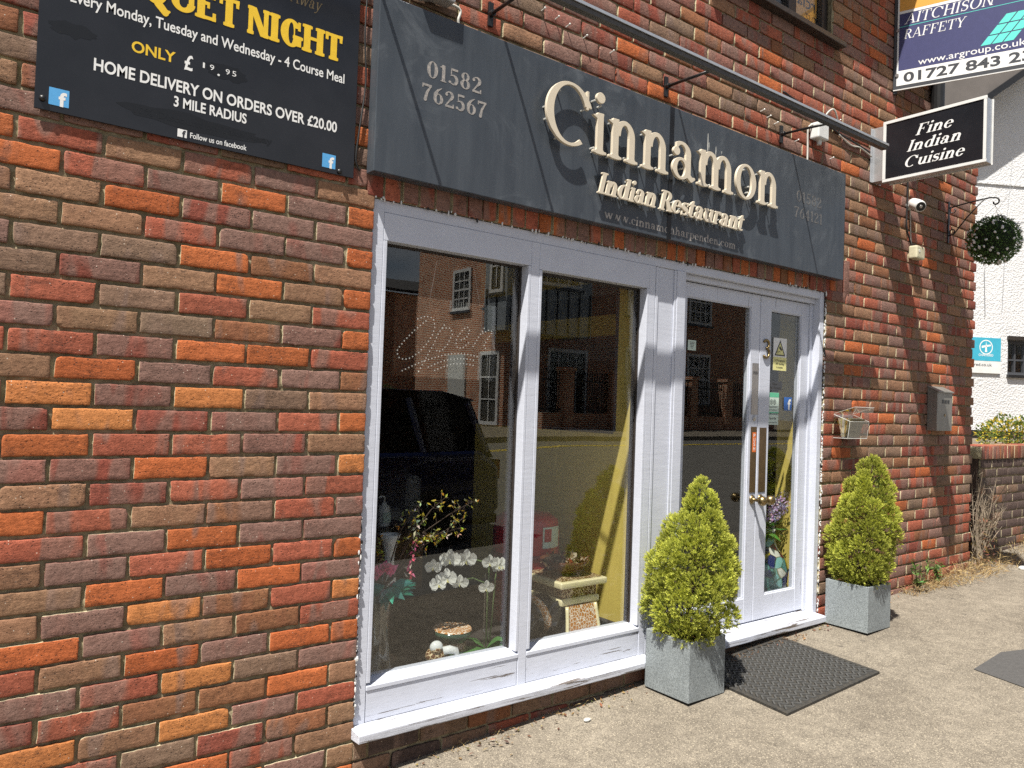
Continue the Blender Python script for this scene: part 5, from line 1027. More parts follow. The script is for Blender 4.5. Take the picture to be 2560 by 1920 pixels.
tuft(Vector((4.9, -.10, 0)), 320, (.42, .10), .16, straw, rng, L); tuft(Vector((4.35, -.06, 0)), 230, (.28, .07), .10, straw, rng, L); tuft(Vector((5.45, -.05, 0)), 260, (.35, .16), .14, straw, rng, L); tuft(Vector((6.4, .0, 0)), 260, (.9, .08), .12, straw, rng, L); tuft(Vector((.35, -.03, 0)), 30, (.3, .02), .03, straw, rng, L)
tuft(Vector((2.3, -.10, 0)), 120, (.45, .03), .045, [(.30, .17, .08), (.18, .09, .05)], rng, L); tuft(Vector((.95, -.05, 0)), 26, (.35, .03), .05, straw, rng, L); tuft(Vector((3.5, -.05, 0)), 60, (.25, .04), .05, straw, rng, L)
tag(L.build('dry_grass', None), kind='stuff')
rng = random.Random(31); L = Leaves()
for _ in range(420):
    x_ = rng.choice((rng.gauss(4.6, .45), rng.gauss(2.6, .5), rng.gauss(3.3, .25), rng.uniform(.1, 1.6))); y_ = -abs(rng.gauss(.03, .07))-.005; p = gpt(x_, y_, .006); L.leaf(p, Vector((rng.uniform(-1, 1), rng.uniform(-1, 1), rng.uniform(-.1, .4))), Vector((rng.uniform(-.5, .5), rng.uniform(-.5, .5), 1)), rng.uniform(.008, .03), rng.uniform(.005, .014), tuple(q*rng.uniform(.6, 1.2) for q in rng.choice(((.28, .16, .08), (.36, .24, .12), (.18, .10, .06)))))
tag(L.build('leaf_litter', None), kind='stuff')
def weed(c, hgt, n, label, seed, cols=((.10, .17, .04), (.14, .22, .06))):
    rng = random.Random(seed); o = thing('weed', c, label, 'weed'); L = Leaves(); st = MB()
    for k in range(n):
        a = rng.uniform(0, 6.28); t_ = c+Vector((math.cos(a)*hgt*.35, math.sin(a)*hgt*.25-.02, hgt*rng.uniform(.6, 1.0))); st.tube([c, (c+t_)/2+Vector((0, 0, hgt*.1)), t_], [.003, .0025, .001], 5)
        for q in range(16): s0 = rng.uniform(.15, 1); p = c.lerp(t_, s0); L.leaf(p, rv(rng)+Vector((0, 0, .3)), rv(rng), rng.uniform(.025, .055), rng.uniform(.008, .016), tuple(z_*rng.uniform(.7, 1.3) for z_ in rng.choice(cols)))
    st.build('stems', M['bark'], o); L.build('leaves', o)
weed(gpt(4.22, -.07), .26, 6, 'tall green weed at the foot of the brick wall', 2); weed(gpt(4.55, -.06), .16, 5, 'shorter green weed nearer to the wall corner', 3); weed(gpt(6.5, .02), .20, 6, 'green weed at foot of the low garden wall', 4)
dp = thing('dead_plant', gpt(5.34, -.02), 'dried straggly dead plant in the gap beside wall corner', 'plant'); rng = random.Random(8); tw_ = MB(); bs0 = gpt(5.34, .0)
for k in range(70):
    a = rng.uniform(-.5, 2.2); e = Vector((math.cos(a)*rng.uniform(.05, .34), -abs(math.sin(a))*rng.uniform(.0, .26)+.04, rng.uniform(.28, .78))); mid = e*.5+Vector((rng.uniform(-.05, .05), rng.uniform(-.05, .05), .08)); tw_.tube([bs0+rv(rng)*.03, bs0+mid, bs0+e], [.004, .0025, .0012], 5)
    for q in range(4): p = bs0+mid.lerp(e, rng.random()); tw_.tube([p, p+rv(rng)*.06+Vector((0, 0, .03))], [.0015, .0008], 4)
tw_.build('twigs', simple('dead_twig', (.36, .29, .21), .9, 0, .2, 40), dp)
L = Leaves()
for k in range(260): p = bs0+Vector((rng.uniform(-.08, .10), rng.uniform(-.12, .03), rng.uniform(.02, .40))); L.leaf(p, rv(rng)-Vector((0, 0, .6)), rv(rng), rng.uniform(.02, .05), .009, tuple(z_*rng.uniform(.6, 1.2) for z_ in (.24, .15, .08)))
L.build('dead_leaves', dp)
for x_, y_, s0 in ((1.02, -.16, .02), (5.55, -.25, .05)):
    o = MB().ball(gpt(x_, y_, .008), s0, 8, 5, (1, .6, .35)).build('stone', M['offwhite']); tag(o, {1.02: 'small white pebble on the pavement below the window sill', 3.62: 'small pale pebble beyond the farther planter', 5.55: 'pale stone lying in dry grass by the wall corner'}[x_], 'stone')
# ------------------------------------------------------------------ inside the restaurant
def room(name, mat, *boxes):
    m_ = MB()
    for b_ in boxes: m_.wb(*b_)
    return struct(m_.build(name, M[mat]))
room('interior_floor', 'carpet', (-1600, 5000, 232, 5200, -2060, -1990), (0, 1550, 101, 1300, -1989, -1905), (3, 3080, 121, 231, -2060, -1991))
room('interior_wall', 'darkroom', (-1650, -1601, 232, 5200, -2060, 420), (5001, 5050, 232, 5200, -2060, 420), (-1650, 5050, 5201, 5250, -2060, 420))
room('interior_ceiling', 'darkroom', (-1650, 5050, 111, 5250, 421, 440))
yw = thing('partition', W(1575, 700, -1990), 'yellow partition with large dark opening inside the right window', 'partition')
m_ = MB(); m_.wb(1550, 1600, 112, 262, -1990, 420); m_.wb(1550, 1600, 263, 1510, -1990, -938); m_.wb(1550, 1600, 263, 1510, -150, 420); m_.build('panel', M['yellowwall'], yw)
m_ = MB(); m_.wb(1546, 1604, 250, 268, -938, -205); m_.wb(1546, 1604, 268, 1510, -952, -938); m_.wb(1546, 1604, 268, 1510, -205, -150); m_.build('trim', M['bluegrey'], yw, bevel=.004)
m_ = MB(); m_.wb(1900, 1920, 300, 1900, -395, -270); m_.build('panel', M['yellowwall'], yw); m_ = MB(); m_.wb(1890, 1915, 300, 1900, -540, -396); m_.build('panel', M['bluegrey'], yw)
y2 = thing('partition', W(3060, 200, -1990), 'narrow yellow partition behind the narrower door leaf', 'partition'); m_ = MB(); m_.wb(3040, 3085, 114, 290, -1990, 420); m_.build('panel', M['yellowwall'], y2)
# lit open sign
op = thing('open_sign', W(410, 140, -700), 'dotted script Open sign hanging inside the left window', 'sign')
ST = [[(284, -480), (322, -465), (357, -471), (368, -503), (355, -542), (333, -575), (294, -616), (259, -640), (228, -649), (203, -642), (193, -619), (200, -605), (227, -572), (266, -532), (296, -506), (325, -483)], [(412, -494), (387, -527), (362, -581), (342, -614), (314, -664), (295, -698)], [(405, -507), (443, -504), (454, -528), (432, -572), (407, -598), (385, -608), (369, -593)], [(499, -549), (525, -538), (542, -510), (531, -493), (509, -501), (481, -536), (472, -561), (481, -583), (505, -584), (534, -563), (540, -551)], [(616, -490), (583, -540), (555, -581)], [(610, -512), (637, -497), (661, -500), (641, -529), (617, -567), (631, -581)], [(221, -694), (263, -674), (307, -654), (352, -638), (401, -623), (448, -611), (501, -607), (541, -609), (576, -613), (597, -618)], [(342, -673), (393, -650), (444, -635), (497, -629), (537, -628), (577, -633)], [(373, -685), (422, -665), (457, -653), (515, -649), (553, -652), (573, -654)]]
led = MB()
for S_ in ST:
    acc = 0; nxt_ = 0
    for (xa, za), (xb, zb) in zip(S_, S_[1:]):
        l = math.hypot(xb-xa, zb-za)
        while nxt_ <= acc+l: t = (nxt_-acc)/l; led.ball(W(xa+(xb-xa)*t, 138, za+(zb-za)*t), .0031, 6, 5); nxt_ += 16.5
        acc += l
lm, nt, bsdf = new('white_led'); bsdf.inputs['Base Color'].default_value = (.6, .58, .52, 1); bsdf.inputs['Emission Color'].default_value = (1, .95, .85, 1); bsdf.inputs['Emission Strength'].default_value = .14
led.build('bulbs', lm, op, smooth=True); MB().tube([W(422, 140, 100), W(339, 140, -388), W(589, 140, -394), W(470, 140, 100)], .0012, 5).build('hanging_wire', M['steel'], op); MB().wb(180, 680, 141, 144, -715, -388).build('panel', M['glass'], op)
# furniture deep in the room
cb_ = thing('cabinet', W(690, 1480, -1989), 'low oak cabinet with dark top inside the left window', 'cabinet'); MB().wb(250, 1070, 1310, 1700, -1988, -1592).build('body', M['wood'], cb_, bevel=.004); MB().wb(235, 1085, 1300, 1710, -1591, -1566).build('top', M['darkwood'], cb_, bevel=.004)
for x0, x1 in ((290, 560), (610, 1030)): MB().wb(x0, x1, 1296, 1309, -1950, -1640).build('door', M['wood'], cb_, bevel=.004)
sb_ = thing('pump_bottle', W(905, 1500, -1566), 'white hand sanitiser pump bottle on the cabinet', 'bottle'); c = W(905, 1500, -1566); MB().lathe([(.001, 0), (.034, 0), (.036, .01), (.036, .105), (.030, .122), (.014, .130), (.014, .142), (.001, .142)], c, n=18).build('body', M['whitebox'], sb_, smooth=True)
MB().tube([c+Vector((0, 0, .142)), c+Vector((0, 0, .175)), c+Vector((-.034, -.01, .178)), c+Vector((-.045, -.012, .170))], [.006, .006, .006, .004], 8).build('pump', M['whitebox'], sb_, smooth=True); MB().wb(880, 930, 1462, 1463.5, -1540, -1480).build('label', M['palegreen'], sb_)
ar = thing('armchair', W(1050, 2500, -1990), 'grey leather armchair in the dark behind the cabinet', 'armchair'); gl_ = simple('grey_leather', (.20, .20, .19), .45, 0, .1, 20)
MB().wb(700, 1400, 2100, 2800, -1850, -1560).build('seat', gl_, ar, bevel=.06, seg=3); MB().wb(720, 1380, 2650, 2950, -1600, -1010).build('backrest', gl_, ar, bevel=.09, seg=3)
for x0 in (600, 1390): MB().wb(x0, x0+130, 2080, 2900, -1850, -1340).build('arm', gl_, ar, bevel=.05, seg=3)
for x0 in (640, 1420):
    for y_ in (2130, 2840): MB().tube([W(x0+20, y_, -1990), W(x0+20, y_, -1848)], .022, 8).build('leg', M['darkwood'], ar)
# bouquet in a tall glass vase
FZ = -1904
vs_ = thing('glass_vase', W(175, 150, FZ), 'tall clear glass vase in the left window corner', 'vase'); MB().lathe([(.001, 0), (.062, .002), (.058, .02), (.034, .14), (.030, .22), (.038, .30), (.055, .355), (.052, .355), (.034, .30), (.026, .22), (.029, .14), (.050, .025), (.001, .012)], W(175, 150, FZ), n=28).build('body', M['glass'], vs_, smooth=True)
fb = thing('flower_bouquet', W(175, 150, -1600), 'bouquet of pink peonies, foxgloves and yellow twigs in the vase', 'bouquet'); rng = random.Random(12); L = Leaves(); stm = MB(); top = W(175, 150, -1565)
stm.tube([W(175, 150, -1890), top], .006, 6)
for k in range(24):
    a = rng.uniform(0, 6.28); d = Vector((math.cos(a), math.sin(a)*.6, rng.uniform(-.25, .35)))
    d.y = -abs(d.y)*.5; d.z -= .25; L.leaf(top+d*.02+Vector((.02, -.01, .02)), d, Vector((rng.uniform(-.3, .3), -1, rng.uniform(.2, .7))), rng.uniform(.07, .11), rng.uniform(.028, .040), tuple(q*rng.uniform(.7, 1.2) for q in (.045, .20, .16)), -.1)
pe = MB()
for (x_, y_, z_, s0) in ((185, 140, -1478, .042), (128, 150, -1490, .038), (232, 170, -1560, .024)):
    c = W(x_, y_, z_); stm.tube([top, c], .003, 5); pink = (.85, .26, .45)
    for k in range(26):
        d = rv(rng); d.z = abs(d.z)*.8; d.normalize(); g = rng.uniform(.8, 1.25); L.leaf(c+Vector((0, 0, -.012)), d+rv(rng)*.2, d.cross(rv(rng)), s0*rng.uniform(.9, 1.4), s0*1.1, tuple(min(1, q*g) for q in pink), .3)
# foxglove spike curving over
sp = [W(230, 150, -1500), W(290, 145, -1340), W(315, 143, -1305), W(318, 142, -1380), W(298, 140, -1480), W(284, 138, -1545)]; stm.tube(sp, .0028, 6)
for k in range(34):
    t = k/33; i = 2+min(2, int(t*3)); p = sp[i].lerp(sp[i+1], t*3-int(min(t*3, 2.99))); d = (rv(rng)+Vector((0, -.3, -.7))).normalized(); cl = (.82, .16, .28) if t > .25 else (.55, .62, .42); L.leaf(p, d, rv(rng), rng.uniform(.016, .03), rng.uniform(.010, .016), tuple(q*rng.uniform(.8, 1.3) for q in cl), .4)
    if k % 3 == 0: L.leaf(p, rv(rng), rv(rng), .03, .012, (.70, .66, .55))
for (tip, n) in (((595, 150, -1238), 30), ((560, 150, -1300), 26), ((455, 150, -1215), 22), ((350, 160, -1225), 14), ((540, 150, -1345), 20), ((110, 170, -1330), 14), ((140, 180, -1420), 10)):
    e = W(*tip); m0 = top.lerp(e, .5)+Vector((rng.uniform(-.03, .03), 0, .05)); pth = [top, top.lerp(m0, .6), m0, m0.lerp(e, .5)+Vector((0, 0, rng.uniform(-.015, .02))), e]; stm.tube(pth, [.004, .003, .0025, .002, .001], 5)
    for k in range(n):
        t = rng.uniform(.35, 1.0)*3.999; p = pth[int(t)].lerp(pth[int(t)+1], t-int(t)); q = p+rv(rng)*.035; stm.tube([p, q], .0012, 4)
        for j in range(3): L.leaf(q, rv(rng), rv(rng), rng.uniform(.012, .024), rng.uniform(.006, .010), tuple(z_*rng.uniform(.7, 1.3) for z_ in rng.choice(((.60, .46, .05), (.32, .38, .08), (.70, .46, .06), (.75, .72, .50)))))
stm.build('stems', M['bark'], fb, smooth=True); L.build('flowers', fb)
dst = thing('display_stand', W(290, 310, FZ), 'dark wooden stand holding the white jug behind the bouquet', 'stand'); MB().wb(245, 335, 265, 355, -1640, -1621).build('top', M['darkwood'], dst, bevel=.003); MB().lathe([(.001, 0), (.05, 0), (.05, .012), (.014, .03), (.014, .262), (.001, .262)], W(290, 310, FZ), n=16).build('pillar', M['darkwood'], dst, smooth=True)
jg = thing('white_jug', W(290, 310, -1620), 'white ceramic jug with flared lip beside the bouquet', 'jug'); MB().lathe([(.001, .285), (.026, .285), (.034, .32), (.030, .36), (.022, .41), (.022, .44), (.036, .50), (.046, .525), (.041, .525), (.018, .44), (.001, .40)], W(290, 310, FZ), n=22).build('body', M['whitebox'], jg, smooth=True)
# orchid
orc = thing('orchid', W(735, 205, FZ), 'white moth orchid with two arching stems in the left window', 'orchid'); L = Leaves(); stm = MB(); c = W(735, 205, FZ); rng = random.Random(4)
for (dx, dy, dz) in ((-.17, -.06, .012), (.14, -.06, .010), (-.08, .05, .03), (.06, -.05, .04)):
    d = Vector((dx, dy, dz)); n_ = 7; ww = .075; pr = None
    for i in range(n_):
        t0, t1 = i/n_, (i+1)/n_; w0, w1 = ww*math.sin(math.pi*(t0*.92+.06)), ww*math.sin(math.pi*min(1, t1*.92+.06)); a_ = d.cross(UZ).normalized(); q0 = c+d*t0+UZ*(.022*math.sin(t0*2.8)); q1 = c+d*t1+UZ*(.022*math.sin(t1*2.8)); o_ = len(L.v); L.v += [(q0+a_*w0/2)[:], (q0-a_*w0/2)[:], (q1-a_*w1/2)[:], (q1+a_*w1/2)[:]]; L.f += [(o_, o_+1, o_+2, o_+3)]; L.c += [(.10, .26, .07)]
def orch_flower(p, face, s0):
    a_ = face.cross(UZ).normalized(); b_ = a_.cross(face)
    for an, l, w in ((90, 1, .7), (210, .95, .6), (330, .95, .6), (10, 1.05, 1.15), (170, 1.05, 1.15)):
        d = a_*math.cos(R(an))+b_*math.sin(R(an)); m0 = len(L.v); nn = face
        ring_ = [p+d*(s0*l*t)+d.cross(nn)*(s0*w*.5*ww)+nn*(s0*.12*math.sin(t*3.1)) for t, ww in ((0, .15), (.35, .9), (.7, 1), (1, .3), (1, -.3), (.7, -1), (.35, -.9), (0, -.15))]
        L.v += [q[:] for q in ring_]; L.f += [tuple(range(m0, m0+8))]; g = rng.uniform(.85, 1.0); L.c += [(.86*g, .86*g, .80*g)]
    L.leaf(p+face*.004, face+b_*-.8, a_, s0*.55, s0*.35, (.62, .58, .25), .4)
for (pts, fl_) in (([(735, 205, -1890), (730, 200, -1660), (715, 195, -1610), (640, 190, -1578), (520, 185, -1580), (440, 180, -1560)], (.40, .74, .86, .99)), ([(742, 215, -1890), (745, 215, -1560), (738, 212, -1525), (650, 205, -1500), (540, 200, -1505), (425, 195, -1505)], (.42, .68, .84, .98)), ([(770, 225, -1890), (790, 225, -1600), (800, 225, -1545), (815, 222, -1530)], (.8, .95))):
    P = [W(*q) for q in pts]; stm.tube(P, .0032, 7)
    for t in fl_:
        tt = t*(len(P)-1)*.9999; p = P[int(tt)].lerp(P[int(tt)+1], tt-int(tt)); orch_flower(p+Vector((rng.uniform(-.02, .02), -.02, rng.uniform(-.02, .035))), Vector((rng.uniform(-.7, .1), -1, rng.uniform(-.3, .3))).normalized(), rng.uniform(.034, .046))
MB().tube([W(725, 210, -1895), W(722, 210, -1570)], .003, 6).tube([W(765, 228, -1895), W(768, 228, -1580)], .003, 6).build('support_stick', M['clear'], orc)
stm.build('stem', simple('orchid_stem', (.16, .24, .08), .5), orc, smooth=True); L.build('flowers', orc)
# small elephant stool in the left window
def ornate(name, base, line):
    m_, nt, b_ = new(name); b_.inputs['Roughness'].default_value = .2; v = voron(nt, 60, feature='DISTANCE_TO_EDGE'); rm = ramp(nt, .05, .09, (*line, 1), (*base, 1)); nt.links.new(v.outputs['Distance'], rm.inputs[0]); nt.links.new(rm.outputs[0], b_.inputs['Base Color']); return m_
M['ornA'] = ornate('brown_glaze_scrolls', (.13, .055, .02), (.62, .50, .30)); M['ornB'] = ornate('amber_glaze_scrolls', (.46, .19, .04), (.78, .70, .56)); M['blackglaze'] = simple('black_glaze', (.016, .016, .018), .1, 0, .1); M['creamglaze'] = simple('cream_glaze', (.74, .66, .40), .15, 0, .04); M['whiteglaze'] = simple('white_glaze', (.66, .68, .66), .12, 0, .03); M['greenglaze'] = simple('dark_green_glaze', (.03, .07, .045), .15, 0, .1)
se = thing('elephant_stool', W(545, 200, FZ), 'small elephant stool with round patterned top by the orchid', 'ornament')
MB().lathe([(.001, .118), (.082, .118), (.085, .112), (.001, .110)], W(560, 215, FZ), n=32).build('top', M['ornB'], se, smooth=False)
MB().lathe([(.001, .108), (.084, .109), (.082, .092), (.066, .074), (.056, .055), (.06, .03), (.075, .012), (.08, 0), (.001, 0)], W(560, 215, FZ), n=32).build('pedestal', M['greenglaze'], se, smooth=True); MB().lathe([(.0563, .062), (.0605, .066), (.0605, .034), (.062, .028)], W(560, 215, FZ), n=32).build('band', M['ornA'], se, smooth=True)
MB().ball(W(455, 165, FZ+32), .05, 16, 10, (1.1, .8, .75)).ball(W(438, 150, FZ+62), .026, 12, 8).build('body', M['ornA'], se, smooth=True)
MB().ball(W(440, 150, FZ+70), .030, 14, 9, (1, .8, .9)).tube([W(455, 120, FZ+60), W(478, 108, FZ+66), W(505, 105, FZ+58), W(512, 105, FZ+36), W(500, 105, FZ+22), W(480, 105, FZ+28)], [.017, .017, .016, .015, .014, .012], 12).ball(W(425, 122, FZ+8), .024, 10, 7, (1.2, .8, .5)).build('trunk', M['whiteglaze'], se, smooth=True)
# large elephant stool in the right window
es = thing('elephant_stool', W(1230, 240, FZ), 'large black elephant stool with cream slab top in right window', 'ornament'); ex_, ey_ = 1228, 250
def sq(m_, hx, z0, z1, hx2=None, hy=None): hx2 = hx2 or hx; hy = hy or hx; a = [W(ex_+sx*hx, ey_+sy*hy, FZ+z0) for sx, sy in ((-1, -1), (1, -1), (1, 1), (-1, 1))]; b_ = [W(ex_+sx*hx2, ey_+sy*(hy*hx2/hx), FZ+z1) for sx, sy in ((-1, -1), (1, -1), (1, 1), (-1, 1))]; return m_.add(a+b_, [(3, 2, 1, 0), (4, 5, 6, 7)]+[(i, (i+1) % 4, (i+1) % 4+4, i+4) for i in range(4)])
sq(MB(), 150, 238, 270).build('slab', M['creamglaze'], es, bevel=.012, seg=3); sq(MB(), 112, 186, 237).build('band', M['ornA'], es, bevel=.004); sq(MB(), 125, 150, 185).build('collar', M['creamglaze'], es, bevel=.014, seg=3); sq(MB(), 128, 271, 274).build('inset', M['ornA'], es)
sd = MB(); KN = 12; cv = []
for k in range(KN+1): t = k/KN; y_0 = ey_-128-22*math.sin(t*1.4); cv += [W(ex_-90-14*t, y_0, FZ+150-150*t), W(ex_+90+14*t, y_0, FZ+150-150*t)]
nn_ = len(cv); sd.add(cv+[p+Vector((0, .012, 0)) for p in cv], [(2*k, 2*k+1, 2*k+3, 2*k+2) for k in range(KN)]+[(nn_+2*k, nn_+2*k+2, nn_+2*k+3, nn_+2*k+1) for k in range(KN)])
sd.build('saddle_cloth', M['ornB'], es, smooth=True)
ed = MB()
for sx in (-1, 1): ed.tube([W(ex_+sx*(90+14*t), ey_-128-22*math.sin(t*1.4), FZ+150-150*t) for t in (0, .2, .4, .6, .8, 1)], .009, 8)
ed.build('cloth_border', M['creamglaze'], es, smooth=True)
MB().ball(W(ex_, ey_+10, FZ+75), .14, 22, 14, (1.15, 1, .72)).ball(W(ex_-165, ey_-20, FZ+110), .085, 18, 12, (1, .9, 1.05)).tube([W(ex_-230, ey_-40, FZ+120), W(ex_-262, ey_-55, FZ+80), W(ex_-265, ey_-60, FZ+30), W(ex_-240, ey_-60, FZ+12)], [.045, .036, .028, .02], 12).build('body', M['blackglaze'], es, smooth=True)
MB().ball(W(ex_-130, ey_-100, FZ+105), .07, 18, 12, (.85, .22, 1.05)).build('ear', M['blackglaze'], es, smooth=True); MB().lathe([(.088, -.012), (.092, 0), (.088, .012)], W(ex_-190, ey_-30, FZ+110), 'Z', 24, Matrix.Rotation(R(70), 4, 'Y')).build('bridle', M['ornB'], es, smooth=True)
for sx, sy in ((-90, -60), (90, -60), (-90, 80), (90, 80)): MB().tube([W(ex_+sx, ey_+sy, FZ+60), W(ex_+sx, ey_+sy, FZ)], [.05, .046], 14).build('leg', M['blackglaze'], es, smooth=True)
bw = thing('bowl', W(ex_, ey_, FZ+275), 'amber glass bowl on top of the large elephant stool', 'bowl'); M['amber'] = simple('amber_glass', (.12, .045, .02), .06, 0, .2, 14); MB().lathe([(.001, 0), (.055, .001), (.085, .02), (.115, .055), (.122, .07), (.117, .07), (.09, .03), (.05, .012), (.001, .010)], W(ex_, ey_, FZ+275), n=30).build('body', M['amber'], bw, smooth=True)
pt = thing('potpourri', W(ex_, ey_, FZ+320), 'heap of dried petals and cones in the amber bowl', 'potpourri'); L = Leaves(); rng = random.Random(14)
for k in range(240): a = rng.uniform(0, 6.28); q = rng.random()**.6*.10; L.leaf(W(ex_, ey_, FZ+325)+Vector((math.cos(a)*q, math.sin(a)*q, rng.uniform(-.005, .045)*(1-q*5))), rv(rng), rv(rng), rng.uniform(.018, .04), rng.uniform(.012, .025), rng.choice(((.50, .38, .24), (.30, .03, .03), (.10, .05, .03), (.42, .30, .18), (.05, .04, .02), (.55, .46, .34))), .4)
L.build('petals', pt)
fe = thing('fire_extinguisher', W(1180, 520, -1905), 'red fire extinguisher under a red cover in the right window', 'extinguisher'); rdm = simple('red_vinyl', (.42, .018, .025), .3, 0, .1, 6)
MB().lathe([(.001, 0), (.16, 0), (.165, .02), (.165, .34), (.170, .40), (.172, .50), (.16, .56), (.12, .585), (.001, .59)], W(1215, 540, -1960), n=32).build('cover', rdm, fe, smooth=True); MB().lathe([(.167, .36), (.176, .365), (.176, .39), (.167, .395)], W(1215, 540, -1960), n=32).build('hem', simple('dark_red_vinyl', (.16, .008, .012), .4), fe, smooth=True)
lbm = MB(); an0 = -100
for k in range(6): 
    a0, a1 = R(an0+k*7), R(an0+(k+1)*7); rad = .1735; cx, cy_ = 1.215, .540
    lbm.add([(cx+rad*math.cos(a0), cy_+rad*math.sin(a0), 2.2-1.96+.43), (cx+rad*math.cos(a1), cy_+rad*math.sin(a1), 2.2-1.96+.43), (cx+rad*math.cos(a1), cy_+rad*math.sin(a1), 2.2-1.96+.535), (cx+rad*math.cos(a0), cy_+rad*math.sin(a0), 2.2-1.96+.535)], [(0, 1, 2, 3)])
lbm.build('label', M['palegreen'], fe); rl = MB(); rad = .1745
for k in range(3): a0, a1 = R(-97+k*5), R(-92+k*5); rl.add([(1.215+rad*math.cos(a0), .54+rad*math.sin(a0), .702), (1.215+rad*math.cos(a1), .54+rad*math.sin(a1), .702), (1.215+rad*math.cos(a1), .54+rad*math.sin(a1), .766), (1.215+rad*math.cos(a0), .54+rad*math.sin(a0), .766)], [(0, 1, 2, 3)])
rl.build('label_panel', rdm, fe)
# vase of lilac inside the door
vz = thing('floor_vase', W(2885, 220, -1990), 'blue floral floor vase inside the narrower door leaf', 'vase')
def floral():
    m_, nt, b_ = new('floral_glaze'); b_.inputs['Roughness'].default_value = .15; v = voron(nt, 16); s_2 = nt.nodes.new('ShaderNodeSeparateColor'); nt.links.new(v.outputs['Color'], s_2.inputs[0]); rm = ramp(nt, 0, 1); cr = rm.color_ramp; cr.interpolation = 'CONSTANT'; cr.elements[0].color = (.015, .02, .09, 1); cr.elements[1].color = (.5, .42, .03, 1); cr.elements[1].position = .86
    for p, c_1 in ((.35, (.07, .20, .17, 1)), (.52, (.18, .38, .35, 1)), (.68, (.55, .55, .48, 1)), (.78, (.14, .03, .03, 1))): e_ = cr.elements.new(p); e_.color = c_1
    nt.links.new(s_2.outputs[0], rm.inputs[0]); v2 = voron(nt, 16, feature='DISTANCE_TO_EDGE'); r2 = ramp(nt, .03, .06, (.45, .38, .25, 1), (1, 1, 1, 1)); nt.links.new(v2.outputs['Distance'], r2.inputs[0]); nt.links.new(mixc(nt, 1.0, rm.outputs[0], r2.outputs[0], 'MULTIPLY'), b_.inputs['Base Color']); return m_
MB().lathe([(.001, 0), (.08, 0), (.09, .02), (.120, .12), (.128, .21), (.112, .28), (.062, .345), (.046, .39), (.044, .43), (.06, .465), (.054, .465), (.036, .42), (.001, .4)], W(2885, 235, -1990), n=36).build('body', floral(), vz, smooth=True)
ll = thing('lilac_spray', W(2885, 230, -1525), 'spray of pale lilac flowers and leaves in the floral vase', 'flowers'); L = Leaves(); stm = MB(); rng = random.Random(17); tp = W(2885, 235, -1528)
for (x_, y_, z_, n) in ((2925, 190, -1395, 260), (2855, 195, -1440, 170), (2960, 195, -1360, 90)):
    e = W(x_, y_, z_); stm.tube([tp, tp.lerp(e, .5)+Vector((0, 0, .03)), e], .004, 6)
    for k in range(n): d = rv(rng); p = e+Vector((d.x*.055, d.y*.045, d.z*.075))*rng.random()**.4; L.leaf(p, rv(rng), rv(rng), .014, .013, tuple(q*rng.uniform(.7, 1.2) for q in rng.choice(((.62, .48, .70), (.74, .66, .76), (.55, .43, .68)))))
for k in range(22): d = Vector((rng.uniform(-1, 1), rng.uniform(-.9, .3), rng.uniform(-.6, .5))); L.leaf(tp+d*.03, d, UZ, rng.uniform(.07, .12), rng.uniform(.03, .045), tuple(q*rng.uniform(.7, 1.2) for q in (.09, .24, .05)), -.1)
stm.build('stems', M['bark'], ll); L.build('petals', ll)
# ------------------------------------------------------------------ the other side of the street (seen in the glass)
def facbrick(name, c1, c2, mort, swap):
    m, nt, b = new(name); b.inputs['Roughness'].default_value = .9
    tx = nt.nodes.new('ShaderNodeTexCoord'); mp_2 = nt.nodes.new('ShaderNodeMapping'); nt.links.new(tx.outputs['Object'], mp_2.inputs[0])
    mp_2.inputs['Rotation'].default_value = (R(90), 0, 0) if not swap else (R(90), R(0), R(90))
    sp_ = nt.nodes.new('ShaderNodeSeparateXYZ'); nt.links.new(tx.outputs['Object'], sp_.inputs[0]); cmb = nt.nodes.new('ShaderNodeCombineXYZ')
    nt.links.new(math_(nt, 'ADD', sp_.outputs[0], sp_.outputs[1]), cmb.inputs[0]); nt.links.new(sp_.outputs[2], cmb.inputs[1])
    bt_ = nt.nodes.new('ShaderNodeTexBrick'); nt.links.new(cmb.outputs[0], bt_.inputs['Vector']); bt_.inputs['Scale'].default_value = 1; bt_.inputs['Brick Width'].default_value = .225; bt_.inputs['Row Height'].default_value = .075; bt_.inputs['Mortar Size'].default_value = .013
    for k, v in (('Color1', c1), ('Color2', c2), ('Mortar', mort)): bt_.inputs[k].default_value = (*v, 1)
    n = noisen(nt, 1.2, 5, .6); r_ = ramp(nt, .3, .7, (.8, .8, .8, 1), (1.15, 1.15, 1.15, 1)); nt.links.new(n, r_.inputs[0]); nt.links.new(mixc(nt, 1.0, bt_.outputs['Color'], r_.outputs[0], 'MULTIPLY'), b.inputs['Base Color']); return m
M['facbrick'] = facbrick('orange_red_facing_brick', (.46, .15, .06), (.32, .105, .05), (.55, .47, .36), False)
M['zinc'] = simple('zinc_cladding', (.30, .33, .35), .5, .1, .08, 3)
M['slates'] = simple('roof_slates', (.07, .065, .06), .8, 0, .2, 6)
